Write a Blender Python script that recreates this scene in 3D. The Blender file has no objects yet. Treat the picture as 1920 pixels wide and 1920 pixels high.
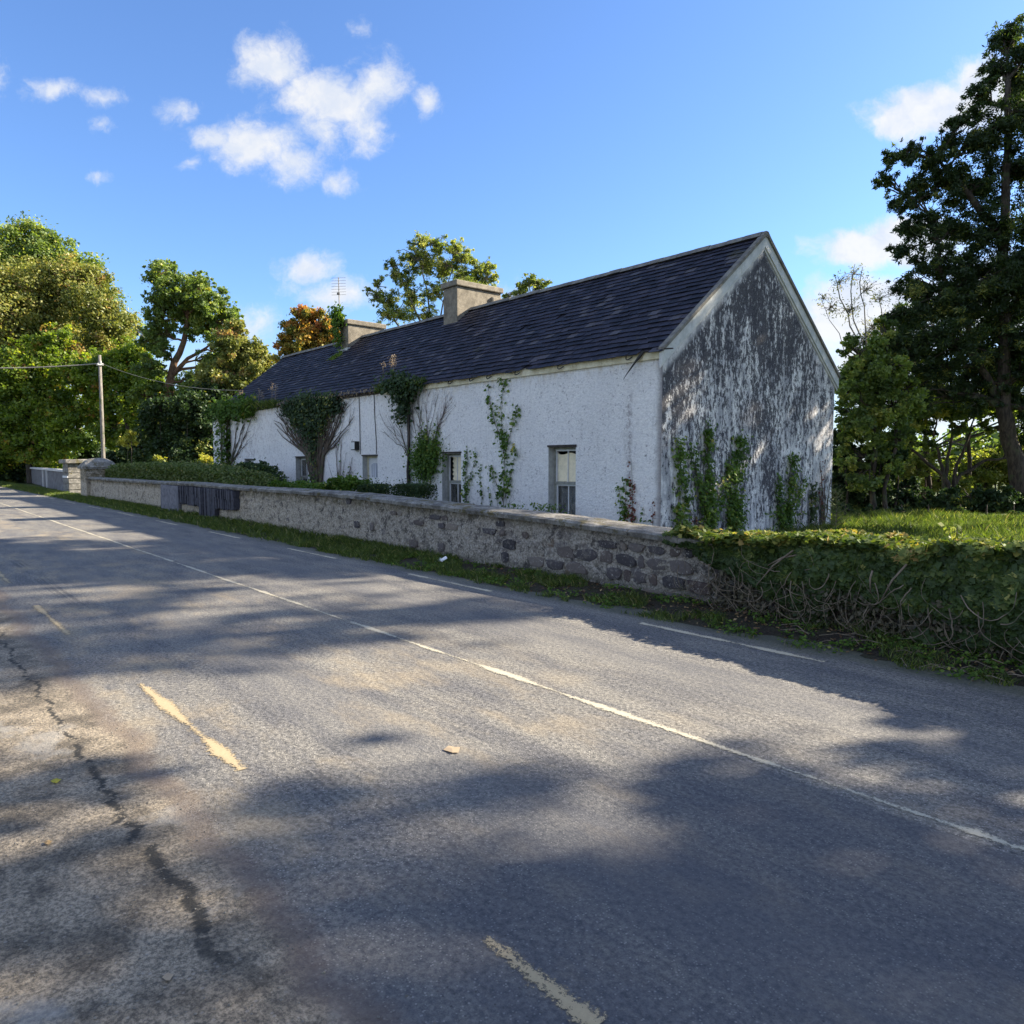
import bpy, math, random
import numpy as np
from mathutils import Vector, noise as mnoise

# ------------------------------------------------------------------ scene, camera, light
sc = bpy.context.scene
F_PX, TH, PITCH, EYE = 1392.0, math.radians(49.5), math.atan(95 / 1392.0), 1.7
cd = bpy.data.cameras.new('camera'); cam = bpy.data.objects.new('camera', cd)
sc.collection.objects.link(cam); sc.camera = cam
cd.sensor_width = 36; cd.lens = 36 * F_PX / 1920; cd.clip_end = 3000; cd.clip_start = 0.05
cam.location = (0, 0, EYE); cam.rotation_euler = (math.pi / 2 - PITCH, 0, TH)

SUN_AZ = math.radians(64)      # from +x towards +y
SUN_EL = math.radians(30.3)
w = bpy.data.worlds.new('World'); sc.world = w; w.use_nodes = True
sc.view_settings.view_transform = 'Standard'; sc.view_settings.look = 'None'
sc.view_settings.gamma = 1; sc.view_settings.exposure = 1.75
sc.cycles.use_denoising = True
sc.cycles.max_bounces = 6; sc.cycles.diffuse_bounces = 3; sc.cycles.glossy_bounces = 2
sc.cycles.transmission_bounces = 4; sc.cycles.transparent_max_bounces = 8
SKY_STRENGTH = 0.062
ld = bpy.data.lights.new('sun', 'SUN'); ld.energy = 5.0; ld.angle = math.radians(0.55); ld.color = (1, 0.87, 0.68)
sun = bpy.data.objects.new('sun', ld); sc.collection.objects.link(sun)
sun_dir = Vector((math.cos(SUN_AZ) * math.cos(SUN_EL), math.sin(SUN_AZ) * math.cos(SUN_EL), math.sin(SUN_EL)))
sun.rotation_euler = sun_dir.to_track_quat('Z', 'Y').to_euler(); sun.location = (0, 0, 30)

def ray(px, py):
    a, b = (px - 960) / F_PX, -(py - 960) / F_PX
    fy = math.cos(PITCH) + b * math.sin(PITCH); fz = -math.sin(PITCH) + b * math.cos(PITCH)
    return np.array([a * math.cos(TH) - fy * math.sin(TH), a * math.sin(TH) + fy * math.cos(TH), fz])
FH = np.array([-math.sin(TH), math.cos(TH)])
def at(px, py, Y):
    r = ray(px, py); t = Y / float(FH @ r[:2]); return np.array([0, 0, EYE]) + r * t
def on_y(px, py, y):
    r = ray(px, py); return np.array([0, 0, EYE]) + r * (y / r[1])
def on_x(px, py, x):
    r = ray(px, py); return np.array([0, 0, EYE]) + r * (x / r[0])
def on_ground(px, py, z=0):
    r = ray(px, py); return np.array([0, 0, EYE]) + r * ((z - EYE) / r[2])

# ------------------------------------------------------------------ node helper
class N:
    def __init__(s, nt): s.nt = nt
    def n(s, t, **k):
        o = s.nt.nodes.new(t)
        for a, v in k.items(): setattr(o, a, v)
        return o
    def put(s, sock, v):
        if v is None: return
        if isinstance(v, bpy.types.NodeSocket): s.nt.links.new(v, sock)
        else:
            if isinstance(v, (tuple, list)) and len(v) == 3 and sock.type == 'RGBA': v = (*v, 1)
            sock.default_value = v
    def m(s, op, a, b=None, c=None, clamp=False):
        o = s.n('ShaderNodeMath', operation=op, use_clamp=clamp); s.put(o.inputs[0], a); s.put(o.inputs[1], b); s.put(o.inputs[2], c)
        return o.outputs[0]
    def vm(s, op, a, b=None, out=0):
        o = s.n('ShaderNodeVectorMath', operation=op); s.put(o.inputs[0], a)
        if b is not None: s.put(o.inputs[1], b)
        return o.outputs[out]
    def sep(s, v):
        o = s.n('ShaderNodeSeparateXYZ'); s.put(o.inputs[0], v); return o.outputs
    def comb(s, x, y, z):
        o = s.n('ShaderNodeCombineXYZ'); s.put(o.inputs[0], x); s.put(o.inputs[1], y); s.put(o.inputs[2], z); return o.outputs[0]
    def pos(s): return s.n('ShaderNodeNewGeometry').outputs['Position']
    def scale(s, v, xyz): return s.vm('MULTIPLY', v, xyz)
    def noise(s, v, sc=1, det=3, rough=0.55, dist=0, out='Fac'):
        o = s.n('ShaderNodeTexNoise'); s.put(o.inputs['Vector'], v); o.inputs['Scale'].default_value = sc
        o.inputs['Detail'].default_value = det; o.inputs['Roughness'].default_value = rough; o.inputs['Distortion'].default_value = dist
        return o.outputs[out]
    def vor(s, v, sc=1, feat='F1', out='Distance', rnd=1):
        o = s.n('ShaderNodeTexVoronoi', feature=feat); s.put(o.inputs['Vector'], v); o.inputs['Scale'].default_value = sc
        o.inputs['Randomness'].default_value = rnd
        return o.outputs[out]
    def ramp(s, f, a, b):  # smoothstep a..b -> 0..1
        o = s.n('ShaderNodeMapRange', interpolation_type='SMOOTHSTEP'); s.put(o.inputs[0], f)
        s.put(o.inputs[1], a); s.put(o.inputs[2], b); return o.outputs[0]
    def mix(s, f, a, b, bt='MIX'):
        o = s.n('ShaderNodeMix', data_type='RGBA', blend_type=bt); s.put(o.inputs[0], f); s.put(o.inputs[6], a); s.put(o.inputs[7], b)
        return o.outputs[2]
    def cramp(s, f, stops):
        o = s.n('ShaderNodeValToRGB'); s.put(o.inputs[0], f); e = o.color_ramp.elements
        while len(e) < len(stops): e.new(0.5)
        for el, (p, c) in zip(e, stops): el.position = p; el.color = (*c, 1)
        return o.outputs[0]
    def bump(s, h, st=0.5, d=0.02, nrm=None):
        o = s.n('ShaderNodeBump'); s.put(o.inputs['Height'], h); o.inputs['Strength'].default_value = st; o.inputs['Distance'].default_value = d
        s.put(o.inputs['Normal'], nrm)
        return o.outputs[0]
    def attr(s, name):
        return s.n('ShaderNodeAttribute', attribute_name=name).outputs['Fac']

def material(name, fn, rough=0.85, spec=0.3):
    m = bpy.data.materials.new(name); m.use_nodes = True
    g = N(m.node_tree); b = m.node_tree.nodes['Principled BSDF']
    r = fn(g)
    if not isinstance(r, dict): r = {'c': r}
    g.put(b.inputs['Base Color'], r['c']); g.put(b.inputs['Roughness'], r.get('r', rough))
    g.put(b.inputs['Specular IOR Level'], r.get('s', spec)); g.put(b.inputs['Normal'], r.get('n'))
    if 'metal' in r: b.inputs['Metallic'].default_value = r['metal']
    if 'a' in r: g.put(b.inputs['Alpha'], r['a'])
    return m

# ------------------------------------------------------------------ sky
def build_sky():
    g = N(w.node_tree); bg = w.node_tree.nodes['Background']
    sky = g.n('ShaderNodeTexSky', sky_type='NISHITA'); sky.sun_disc = False
    sky.sun_elevation = SUN_EL; sky.sun_rotation = math.pi / 2 - SUN_AZ
    sky.air_density = 1.0; sky.dust_density = 0.6; sky.ozone_density = 2.5
    d = g.vm('NORMALIZE', g.n('ShaderNodeTexCoord').outputs['Generated'])
    # clouds: placed by compass bearing and height, in the tangent plane of one fixed bearing
    fwd = (-math.sin(TH), math.cos(TH), 0); rt = (math.cos(TH), math.sin(TH), 0)
    den = g.m('MAXIMUM', g.vm('DOT_PRODUCT', d, fwd, 1), 0.02)
    u = g.m('DIVIDE', g.vm('DOT_PRODUCT', d, rt, 1), den); v = g.m('DIVIDE', g.sep(d)[2], den)
    uv = g.comb(u, v, 0)
    warp = g.noise(uv, 9, 4, 0.6, 0, 'Color')
    wv = g.vm('ADD', uv, g.scale(g.vm('SUBTRACT', warp, (.5, .5, .5)), (0.050, 0.030, 0)))
    warp2 = g.noise(uv, 34, 3, 0.6, 0, 'Color')
    wv = g.vm('ADD', wv, g.scale(g.vm('SUBTRACT', warp2, (.5, .5, .5)), (0.016, 0.011, 0)))
    clouds = [(530, 155, 80, 55, .95), (590, 205, 90, 60, 1), (660, 215, 85, 55, 1), (715, 180, 60, 65, .9), (690, 260, 60, 50, .85),
              (500, 290, 110, 50, 1), (420, 280, 60, 28, .8), (560, 320, 80, 42, .8), (645, 350, 55, 25, .6), (620, 275, 60, 50, .7), (800, 215, 30, 30, .9),
              (355, 228, 40, 24, .75), (382, 322, 26, 18, .55), (130, 192, 55, 24, .7), (220, 205, 55, 20, .55), (15, 165, 45, 40, .5),
              (205, 345, 32, 16, .55), (215, 250, 24, 16, .45), (585, 508, 62, 34, .95), (650, 555, 90, 36, .9), (560, 545, 40, 25, .5), (490, 610, 60, 40, .8),
              (970, 560, 60, 40, .5), (1735, 235, 130, 50, 1.6), (1670, 250, 75, 34, 1.3), (1830, 200, 90, 70, 1.4), (1600, 475, 105, 36, 1.5), (1690, 465, 120, 48, 1.6),
              (1640, 560, 140, 46, 1.6), (1560, 610, 100, 60, 1.5), (1640, 660, 150, 80, 1.5), (1850, 560, 200, 90, 1.3), (1800, 760, 300, 70, .9), (690, 85, 26, 20, .4),
              (420, 690, 180, 60, .5), (60, 760, 260, 60, .5)]
    acc = None
    for (px, py, rx, ry, a) in clouds:
        cx, cy = (px - 960) / F_PX, (865 - py) / F_PX
        q = g.vm('MULTIPLY', g.vm('SUBTRACT', wv, (cx, cy, 0)), (F_PX / rx / 1.25, F_PX / ry / 1.25, 0))
        l = g.m('MULTIPLY', g.m('SUBTRACT', 1.0, g.vm('LENGTH', q, None, 1)), a)
        acc = l if acc is None else g.m('MAXIMUM', acc, l)
    det = g.noise(wv, 18, 8, 0.68)
    dens = g.ramp(g.m('ADD', acc, g.m('MULTIPLY', g.m('SUBTRACT', det, 0.55), 1.75)), -0.02, 0.78)
    # unseen cloud added outside the view to whiten and brighten the shaded front wall
    rest = g.ramp(g.vm('DOT_PRODUCT', d, fwd, 1), 0.45, 0.15)
    rc = g.ramp(g.noise(g.scale(d, (1, 1, 2.2)), 2.6, 6, .6), .44, .58)
    dens = g.m('MAXIMUM', dens, g.m('MULTIPLY', rc, rest))
    el = g.sep(d)[2]
    shade = g.mix(g.ramp(g.noise(wv, 20, 4, 0.6), 0.35, 0.65), (0.80, 0.86, 0.97), (1, 1, 1))
    hz = g.ramp(el, 0.22, -0.02)
    skyc = g.scale(sky.outputs[0], (SKY_STRENGTH,) * 3)
    skyc = g.mix(1.0, skyc, (0.80, 1.00, 1.30), 'MULTIPLY')
    K = SKY_STRENGTH / 0.14
    skyc = g.mix(g.m('MULTIPLY', hz, 0.5), skyc, (0.48 * K, 0.56 * K, 0.70 * K))
    cl = g.mix(1.0, shade, (0.66 * K, 0.66 * K, 0.66 * K), 'MULTIPLY'); cl = g.mix(rest, cl, (.74 * K, .77 * K, .82 * K))
    out = g.mix(g.m('MULTIPLY', dens, 0.93), skyc, cl)
    g.put(bg.inputs[0], out); bg.inputs[1].default_value = 1.0
build_sky()

# ------------------------------------------------------------------ mesh helpers
ROOTLOC = {}
def tag(o, label=None, cat=None, group=None, kind=None):
    if label: o['label'] = label
    if cat: o['category'] = cat
    if group: o['group'] = group
    if kind: o['kind'] = kind
    return o
def base_of(o):
    b = np.zeros(3)
    while o is not None:
        b = b + np.array(o.location); o = o.parent
    return b
def empty(name, loc, label, cat, group=None):
    o = bpy.data.objects.new(name, None); o.empty_display_size = .3; sc.collection.objects.link(o)
    o.location = loc; return tag(o, label, cat, group)
def link(name, me, mat, parent=None, base=None):
    o = bpy.data.objects.new(name, me); sc.collection.objects.link(o)
    for m in (mat if isinstance(mat, (list, tuple)) else [mat]): me.materials.append(m)
    if parent is not None: o.parent = parent; off = base_of(parent)
    elif base is not None: o.location = base; off = np.array(base, float)
    else: off = np.zeros(3)
    if np.any(off):
        n = len(me.vertices); co = np.empty(n * 3, np.float32); me.vertices.foreach_get('co', co)
        co = (co.reshape(-1, 3) - off).astype(np.float32); me.vertices.foreach_set('co', co.ravel()); me.update()
    return o

class MB:
    def __init__(s): s.v = []; s.f = []; s.mi = []
    def add(s, vs, fs, mi=0):
        b = len(s.v); s.v += [tuple(map(float, v)) for v in vs]; s.f += [tuple(i + b for i in f) for f in fs]; s.mi += [mi] * len(fs); return s
    def box(s, x0, x1, y0, y1, z0, z1, mi=0, jit=0):
        vs = [(x, y, z) for z in (z0, z1) for y in (y0, y1) for x in (x0, x1)]
        if jit: vs = [tuple(c + random.uniform(-jit, jit) for c in v) for v in vs]
        return s.add(vs, [(0, 2, 3, 1), (4, 5, 7, 6), (0, 1, 5, 4), (2, 6, 7, 3), (0, 4, 6, 2), (1, 3, 7, 5)], mi)
    def quad(s, a, b, c, d, mi=0): return s.add([a, b, c, d], [(0, 1, 2, 3)], mi)
    def prism(s, pts, off, mi=0):  # polygon pts extruded by vector off
        n = len(pts); p = [np.array(q, float) for q in pts]; o = np.array(off, float)
        vs = p + [q + o for q in p]
        fs = [tuple(range(n))[::-1], tuple(range(n, 2 * n))] + [(i, (i + 1) % n, n + (i + 1) % n, n + i) for i in range(n)]
        return s.add(vs, fs, mi)
    def tube(s, pts, radii, n=6, mi=0):
        P = [np.array(p, float) for p in pts]
        if np.isscalar(radii): radii = [radii] * len(P)
        ring = []; prev = None
        for i, p in enumerate(P):
            t = P[min(i + 1, len(P) - 1)] - P[max(i - 1, 0)]; t /= (np.linalg.norm(t) + 1e-9)
            a = np.cross(t, [0, 0, 1] if abs(t[2]) < .9 else [1, 0, 0]) if prev is None else prev - t * np.dot(prev, t)
            a /= (np.linalg.norm(a) + 1e-9); prev = a; b = np.cross(t, a)
            for k in range(n):
                an = 2 * math.pi * k / n; ring.append(p + radii[i] * (a * math.cos(an) + b * math.sin(an)))
        fs = [(i * n + k, i * n + (k + 1) % n, (i + 1) * n + (k + 1) % n, (i + 1) * n + k) for i in range(len(P) - 1) for k in range(n)]
        fs.append(tuple(range((len(P) - 1) * n, len(P) * n)))
        return s.add(ring, fs, mi)
    def mesh(s, name, smooth=False):
        me = bpy.data.meshes.new(name); me.from_pydata(s.v, [], s.f)
        me.polygons.foreach_set('material_index', s.mi)
        if smooth: me.polygons.foreach_set('use_smooth', [True] * len(s.f))
        me.update(); return me
    def build(s, name, mat, parent=None, base=None, smooth=False, bevel=0):
        o = link(name, s.mesh(name, smooth), mat, parent, base)
        if bevel:
            b = o.modifiers.new('bevel', 'BEVEL'); b.width = bevel; b.segments = 2; b.limit_method = 'ANGLE'
        return o

LEAF = np.array([[0, -.5, 0], [.32, 0, .06], [0, .5, 0], [-.32, 0, .06]])
LONG = np.array([[0, -.6, 0], [.17, 0, .04], [0, .6, 0], [-.17, 0, .04]])
IVYL = np.array([[0, -.45, 0], [.42, -.42, .06], [.32, -.02, .03], [.36, .2, .05], [.13, .2, 0], [0, .6, .08], [-.13, .2, 0], [-.36, .2, .05], [-.32, -.02, .03], [-.42, -.42, .06]])
SPRIG = np.array([[0, -.5, 0], [.5, -.05, .05], [.12, .02, 0], [0, .6, 0], [-.12, .02, 0], [-.5, -.05, .05]])
def leafmesh(name, C, Nn, S, tpl, rnd, rng, roll=None):
    """C centres (n,3), Nn normals, S sizes, one polygon per leaf"""
    n = len(C); k = len(tpl)
    Nn = Nn / (np.linalg.norm(Nn, axis=1, keepdims=True) + 1e-9)
    h = rng.normal(size=(n, 3)) if roll is None else roll
    A = np.cross(Nn, h); A /= (np.linalg.norm(A, axis=1, keepdims=True) + 1e-9); B = np.cross(Nn, A)
    V = C[:, None, :] + S[:, None, None] * (tpl[None, :, 0:1] * A[:, None, :] + tpl[None, :, 1:2] * B[:, None, :] + tpl[None, :, 2:3] * Nn[:, None, :])
    me = bpy.data.meshes.new(name)
    me.vertices.add(n * k); me.vertices.foreach_set('co', V.reshape(-1).astype(np.float32))
    me.loops.add(n * k); me.loops.foreach_set('vertex_index', np.arange(n * k, dtype=np.int32))
    me.polygons.add(n); me.polygons.foreach_set('loop_start', np.arange(0, n * k, k, dtype=np.int32))
    at_ = me.attributes.new('rnd', 'FLOAT', 'FACE'); at_.data.foreach_set('value', np.clip(rnd, 0, 1).astype(np.float32))
    me.update(calc_edges=True); return me

# ------------------------------------------------------------------ materials
def leaf_mat(name, stops, trans=0.45, tcol=(1.6, 1.7, .6), gloss=0.02):
    m = bpy.data.materials.new(name); m.use_nodes = True; g = N(m.node_tree)
    m.node_tree.nodes.remove(m.node_tree.nodes['Principled BSDF']); out = m.node_tree.nodes['Material Output']
    col = g.cramp(g.attr('rnd'), stops)
    df = g.n('ShaderNodeBsdfDiffuse'); g.put(df.inputs[0], col)
    tr = g.n('ShaderNodeBsdfTranslucent'); g.put(tr.inputs[0], g.mix(1.0, col, tcol, 'MULTIPLY'))
    gl = g.n('ShaderNodeBsdfGlossy'); gl.inputs['Roughness'].default_value = 0.5; gl.inputs['Color'].default_value = (.9, .95, 1, 1)
    a = g.n('ShaderNodeMixShader'); a.inputs[0].default_value = trans; g.put(a.inputs[1], df.outputs[0]); g.put(a.inputs[2], tr.outputs[0])
    b = g.n('ShaderNodeMixShader'); b.inputs[0].default_value = gloss; g.put(b.inputs[1], a.outputs[0]); g.put(b.inputs[2], gl.outputs[0])
    g.put(out.inputs[0], b.outputs[0]); return m
L = {}
L['syca'] = leaf_mat('bright_green_leaf', [(0, (.07, .12, .02)), (.5, (.17, .24, .032)), (.82, (.28, .33, .045)), (.95, (.42, .38, .06)), (1, (.36, .19, .05))], .5)
L['olive'] = leaf_mat('olive_brown_leaf', [(0, (.09, .12, .03)), (.5, (.22, .24, .06)), (.8, (.32, .30, .085)), (1, (.33, .19, .08))], .38, (1.4, 1.4, .7))
L['ash'] = leaf_mat('grey_green_leaf', [(0, (.07, .11, .035)), (.6, (.17, .235, .06)), (.9, (.27, .32, .08)), (1, (.38, .36, .09))], .45)
L['pale'] = leaf_mat('pale_yellow_green_leaf', [(0, (.10, .14, .035)), (.5, (.21, .25, .06)), (1, (.42, .40, .13))], .45)
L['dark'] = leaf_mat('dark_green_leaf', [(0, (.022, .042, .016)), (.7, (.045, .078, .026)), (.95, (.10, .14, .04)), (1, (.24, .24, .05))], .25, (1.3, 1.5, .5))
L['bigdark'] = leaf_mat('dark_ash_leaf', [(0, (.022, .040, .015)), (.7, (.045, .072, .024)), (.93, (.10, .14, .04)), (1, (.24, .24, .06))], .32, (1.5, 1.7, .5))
L['orange'] = leaf_mat('autumn_orange_leaf', [(0, (.09, .12, .03)), (.35, (.19, .20, .035)), (.62, (.42, .30, .06)), (.85, (.50, .26, .06)), (1, (.40, .16, .05))], .42, (1.4, 1.2, .6))
L['yellow'] = leaf_mat('yellow_leaf', [(0, (.16, .20, .04)), (.5, (.36, .37, .06)), (1, (.60, .52, .09))], .45, (1.3, 1.3, .5))
L['ivy'] = leaf_mat('ivy_leaf', [(0, (.024, .044, .010)), (.5, (.055, .092, .020)), (.80, (.14, .175, .038)), (.94, (.32, .30, .08)), (1, (.34, .24, .08))], .3, (1.4, 1.5, .5), .02)
L['climb'] = leaf_mat('climber_leaf', [(0, (.04, .085, .014)), (.6, (.085, .155, .022)), (.92, (.17, .23, .04)), (1, (.30, .28, .06))], .32, (1.3, 1.4, .5), .015)
L['red'] = leaf_mat('red_leaf', [(0, (.10, .03, .025)), (.6, (.16, .045, .03)), (1, (.10, .10, .03))], .3, (1.4, 1, .8))
L['grass'] = leaf_mat('grass_blade', [(0, (.05, .08, .02)), (.6, (.095, .13, .032)), (.9, (.22, .26, .06)), (1, (.36, .30, .14))], .35, (1.3, 1.5, .5))
L['hedge'] = leaf_mat('hedge_leaf', [(0, (.06, .09, .025)), (.6, (.115, .155, .045)), (.9, (.19, .21, .08)), (1, (.30, .26, .12))], .3, (1.3, 1.4, .6))
L['straw'] = leaf_mat('dry_stalk', [(0, (.20, .15, .09)), (.6, (.33, .26, .17)), (1, (.45, .36, .26))], .2, (1, 1, 1), .02)
L['drybrown'] = leaf_mat('dry_ivy_leaf', [(0, (.035, .032, .02)), (.5, (.085, .075, .045)), (1, (.20, .175, .11))], .1, (1, 1, .8), .02)
L['litter'] = leaf_mat('dead_leaf', [(0, (.10, .06, .035)), (.5, (.20, .12, .06)), (1, (.38, .28, .14))], .15, (1, .9, .6), .03)

def bark_fn(c1, c2):
    def fn(g):
        p = g.pos(); n = g.noise(g.scale(p, (1, 1, .25)), 14, 5, .7)
        c = g.mix(g.ramp(n, .35, .65), c1, c2)
        c = g.mix(g.ramp(g.noise(p, 2.5, 3), .55, .7), c, (.07, .09, .04))
        return {'c': c, 'n': g.bump(n, .8, .03)}
    return fn
M = {}
M['bark'] = material('bark', bark_fn((.028, .022, .018), (.085, .068, .052)))
M['greybark'] = material('grey_bark', bark_fn((.10, .09, .075), (.24, .22, .18)))
M['redbark'] = material('brown_bark', bark_fn((.06, .035, .022), (.17, .10, .06)))
M['stem'] = material('vine_stem', bark_fn((.05, .038, .03), (.13, .10, .075)))
M['deadstem'] = material('dead_vine_stem', bark_fn((.10, .07, .065), (.20, .155, .14)))
M['palestem'] = material('pale_dead_stem', bark_fn((.12, .095, .07), (.26, .21, .155)))

def asphalt_fn(g):
    p = g.pos(); x, y, z = g.sep(p)
    n_big = g.noise(g.scale(p, (.22, .7, 1)), 1.0, 4, .6)
    n_mid = g.noise(g.scale(p, (.8, 1.6, 1)), 1.6, 5, .62)
    n_fine = g.noise(p, 34, 6, .85)
    stones = g.vor(p, 95, 'F1', 'Color'); sd = g.vor(p, 95)
    agg = g.mix(g.ramp(n_fine, .36, .64), (.045, .047, .050), (.215, .210, .200))
    stone_b = g.m('MULTIPLY', g.ramp(g.sep(stones)[0], .80, .88), g.ramp(sd, .48, .25))
    c = g.mix(g.m('MULTIPLY', stone_b, .7), agg, (.42, .41, .39))
    wear = g.noise(g.scale(p, (.35, 1.3, 1)), 2.2, 6, .7)
    c = g.mix(1.0, c, g.mix(g.ramp(wear, .34, .66), (.72, .73, .78), (1.30, 1.26, 1.16)), 'MULTIPLY')
    # sandy tan dust in the worn parts, mostly on the camera side and on the left
    tan = g.m('MULTIPLY', g.ramp(g.m('ADD', n_mid, g.m('MULTIPLY', n_big, .7)), .80, 1.08), g.ramp(y, 5.4, 2.2))
    c = g.mix(g.m('MULTIPLY', tan, .75), c, g.mix(g.ramp(n_fine, .35, .65), (.17, .14, .095), (.38, .32, .225)))
    # smoother grey bands where the wheels run
    band = g.m('ADD', g.ramp(g.m('ABSOLUTE', g.m('SUBTRACT', y, g.m('ADD', 2.25, g.m('MULTIPLY', n_big, .2)))), .45, .1), g.ramp(g.m('ABSOLUTE', g.m('SUBTRACT', y, 4.9)), .5, .1))
    c = g.mix(g.m('MULTIPLY', band, .30), c, (.115, .118, .126))
    # darker asphalt, partly cast shade put in the colour; near lane, straight centre edge
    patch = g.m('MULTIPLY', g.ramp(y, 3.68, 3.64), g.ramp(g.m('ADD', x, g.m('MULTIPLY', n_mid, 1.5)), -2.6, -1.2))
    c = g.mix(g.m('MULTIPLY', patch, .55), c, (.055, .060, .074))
    # skid marks and long thin scratches
    streak = g.noise(g.comb(g.m('MULTIPLY', x, .25), g.m('MULTIPLY', y, 40), 0), 1, 2, .5)
    sk = g.m('MULTIPLY', g.m('MULTIPLY', g.ramp(g.m('ABSOLUTE', g.m('SUBTRACT', y, 1.74)), .11, .06), g.ramp(x, -2.6, -3.4)), g.m('MULTIPLY', g.ramp(streak, .42, .62), g.ramp(g.noise(g.comb(x, 0, 3), .5, 2), .45, .6)))
    c = g.mix(g.m('MULTIPLY', sk, .55), c, (.035, .036, .042))
    # old shoulder below y = 1.1: browner, mottled, stony
    edge_n = g.m('MULTIPLY', g.m('SUBTRACT', g.noise(g.comb(x, 0, 0), 1.1, 5, .65), .5), .55)
    ye = g.m('ADD', y, edge_n)
    sh = g.ramp(ye, 1.12, .98)
    mott = g.noise(p, 3.2, 6, .7)
    st2 = g.vor(p, 55, 'F1', 'Color'); sd2 = g.vor(p, 55)
    shc = g.mix(g.ramp(mott, .36, .62), (.085, .075, .060), (.235, .205, .16))
    gr2 = g.noise(p, 48, 5, .85)
    shc = g.mix(1.0, shc, g.mix(g.ramp(gr2, .40, .60), (.50, .50, .50), (1.55, 1.50, 1.42)), 'MULTIPLY')
    shc = g.mix(g.m('MULTIPLY', g.m('MULTIPLY', g.ramp(g.sep(st2)[1], .8, .95), g.ramp(sd2, .45, .2)), .45), shc, (.30, .28, .25))
    shc = g.mix(g.m('MULTIPLY', g.ramp(g.sep(st2)[0], .84, .93), .30), shc, (.06, .055, .05))
    pale = g.ramp(g.noise(g.vm('ADD', p, (3.1, 7.7, 0)), 1.05, 5, .62), .55, .62)
    shc = g.mix(g.m('MULTIPLY', pale, .55), shc, g.mix(g.ramp(n_fine, .3, .7), (.20, .195, .185), (.33, .32, .29)))
    c = g.mix(sh, c, shc)
    joint = g.m('MULTIPLY', g.ramp(g.m('ABSOLUTE', g.m('SUBTRACT', ye, 1.08)), .12, .02), .45)
    c = g.mix(joint, c, (.12, .085, .065))
    # the crack, wandering and ravelled
    cn = g.m('MULTIPLY', g.m('SUBTRACT', g.noise(g.comb(x, 0, 5), 2.2, 6, .75), .5), .42)
    cy = g.m('ABSOLUTE', g.m('SUBTRACT', g.m('ADD', y, cn), .83))
    br = g.noise(p, 7, 5, .7)
    wid = g.m('ADD', g.m('MULTIPLY', g.ramp(x, -6.0, -2.8), .022), .020)
    cr = g.m('MULTIPLY', g.ramp(g.m('DIVIDE', cy, wid), 1.0, .3), g.ramp(br, .40, .47))
    cr = g.m('MULTIPLY', cr, g.m('MULTIPLY', g.ramp(x, -11, -8), g.ramp(x, -2.1, -2.8)))
    c = g.mix(g.m('MULTIPLY', cr, .9), c, (.018, .018, .016))
    pits = g.m('MULTIPLY', g.ramp(g.vor(p, 30), .16, .08), g.ramp(g.noise(p, 1.3, 3), .5, .62))
    c = g.mix(g.m('MULTIPLY', pits, .6), c, (.03, .03, .03))
    c = g.mix(g.m('MULTIPLY', g.ramp(g.m('ADD', y, g.m('MULTIPLY', n_mid, .5)), 6.3, 6.62), .7), c, (.075, .08, .05))
    h = g.m('ADD', g.m('MULTIPLY', g.noise(p, 110, 3, .7), .8), g.m('MULTIPLY', sd, -.5))
    h = g.m('SUBTRACT', h, g.m('MULTIPLY', cr, 1.2))
    return {'c': c, 'n': g.bump(h, .5, .008), 'r': .82, 's': .35}
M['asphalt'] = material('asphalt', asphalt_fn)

def soil_fn(g):
    p = g.pos(); y = g.sep(p)[1]
    n = g.noise(p, 5, 5, .7); n2 = g.noise(p, 40, 4, .7)
    c = g.mix(g.ramp(n, .4, .62), (.026, .020, .015), (.036, .042, .018))
    c = g.mix(g.ramp(n2, .4, .7), c, (.075, .06, .045))
    return {'c': c, 'n': g.bump(n2, 1, .05)}
M['soil'] = material('verge_soil', soil_fn)
def lawn_fn(g):
    p = g.pos(); n = g.noise(p, .5, 4); n2 = g.noise(p, 25, 4, .7)
    c = g.mix(g.ramp(n, .35, .65), (.055, .085, .02), (.11, .14, .035)); c = g.mix(g.ramp(n2, .4, .7), c, (.04, .055, .016))
    return {'c': c, 'n': g.bump(n2, 1, .08)}
M['lawn'] = material('rough_grass', lawn_fn)
def paint_mat(name, cover, col, ragged):
    def fn(g):
        p = g.pos(); x, y, z = g.sep(p)
        n = g.noise(p, 52, 5, .85); b = g.noise(g.scale(p, (1, .6, 1)), 1.9, 4, .7)
        e = g.attr('edge')   # 0 at the edges of the line, 1 in the middle
        v = g.m('ADD', g.m('MULTIPLY', g.m('SUBTRACT', n, .5), 2.6), g.m('ADD', g.m('MULTIPLY', g.m('SUBTRACT', b, .5), 2.2), g.m('ADD', g.m('MULTIPLY', e, ragged), cover)))
        return {'c': g.mix(g.ramp(n, .3, .7), col, tuple(c * .8 for c in col)), 'a': g.ramp(v, .35, .75), 'r': .7}
    return material(name, fn)
M['cream'] = paint_mat('cream_road_paint', .30, (.56, .50, .37), .6)
M['yellowish'] = paint_mat('worn_yellow_road_paint', -.80, (.42, .34, .21), 1.7)
M['whiteline'] = paint_mat('worn_white_road_paint', -.02, (.46, .43, .34), .9)

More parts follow.
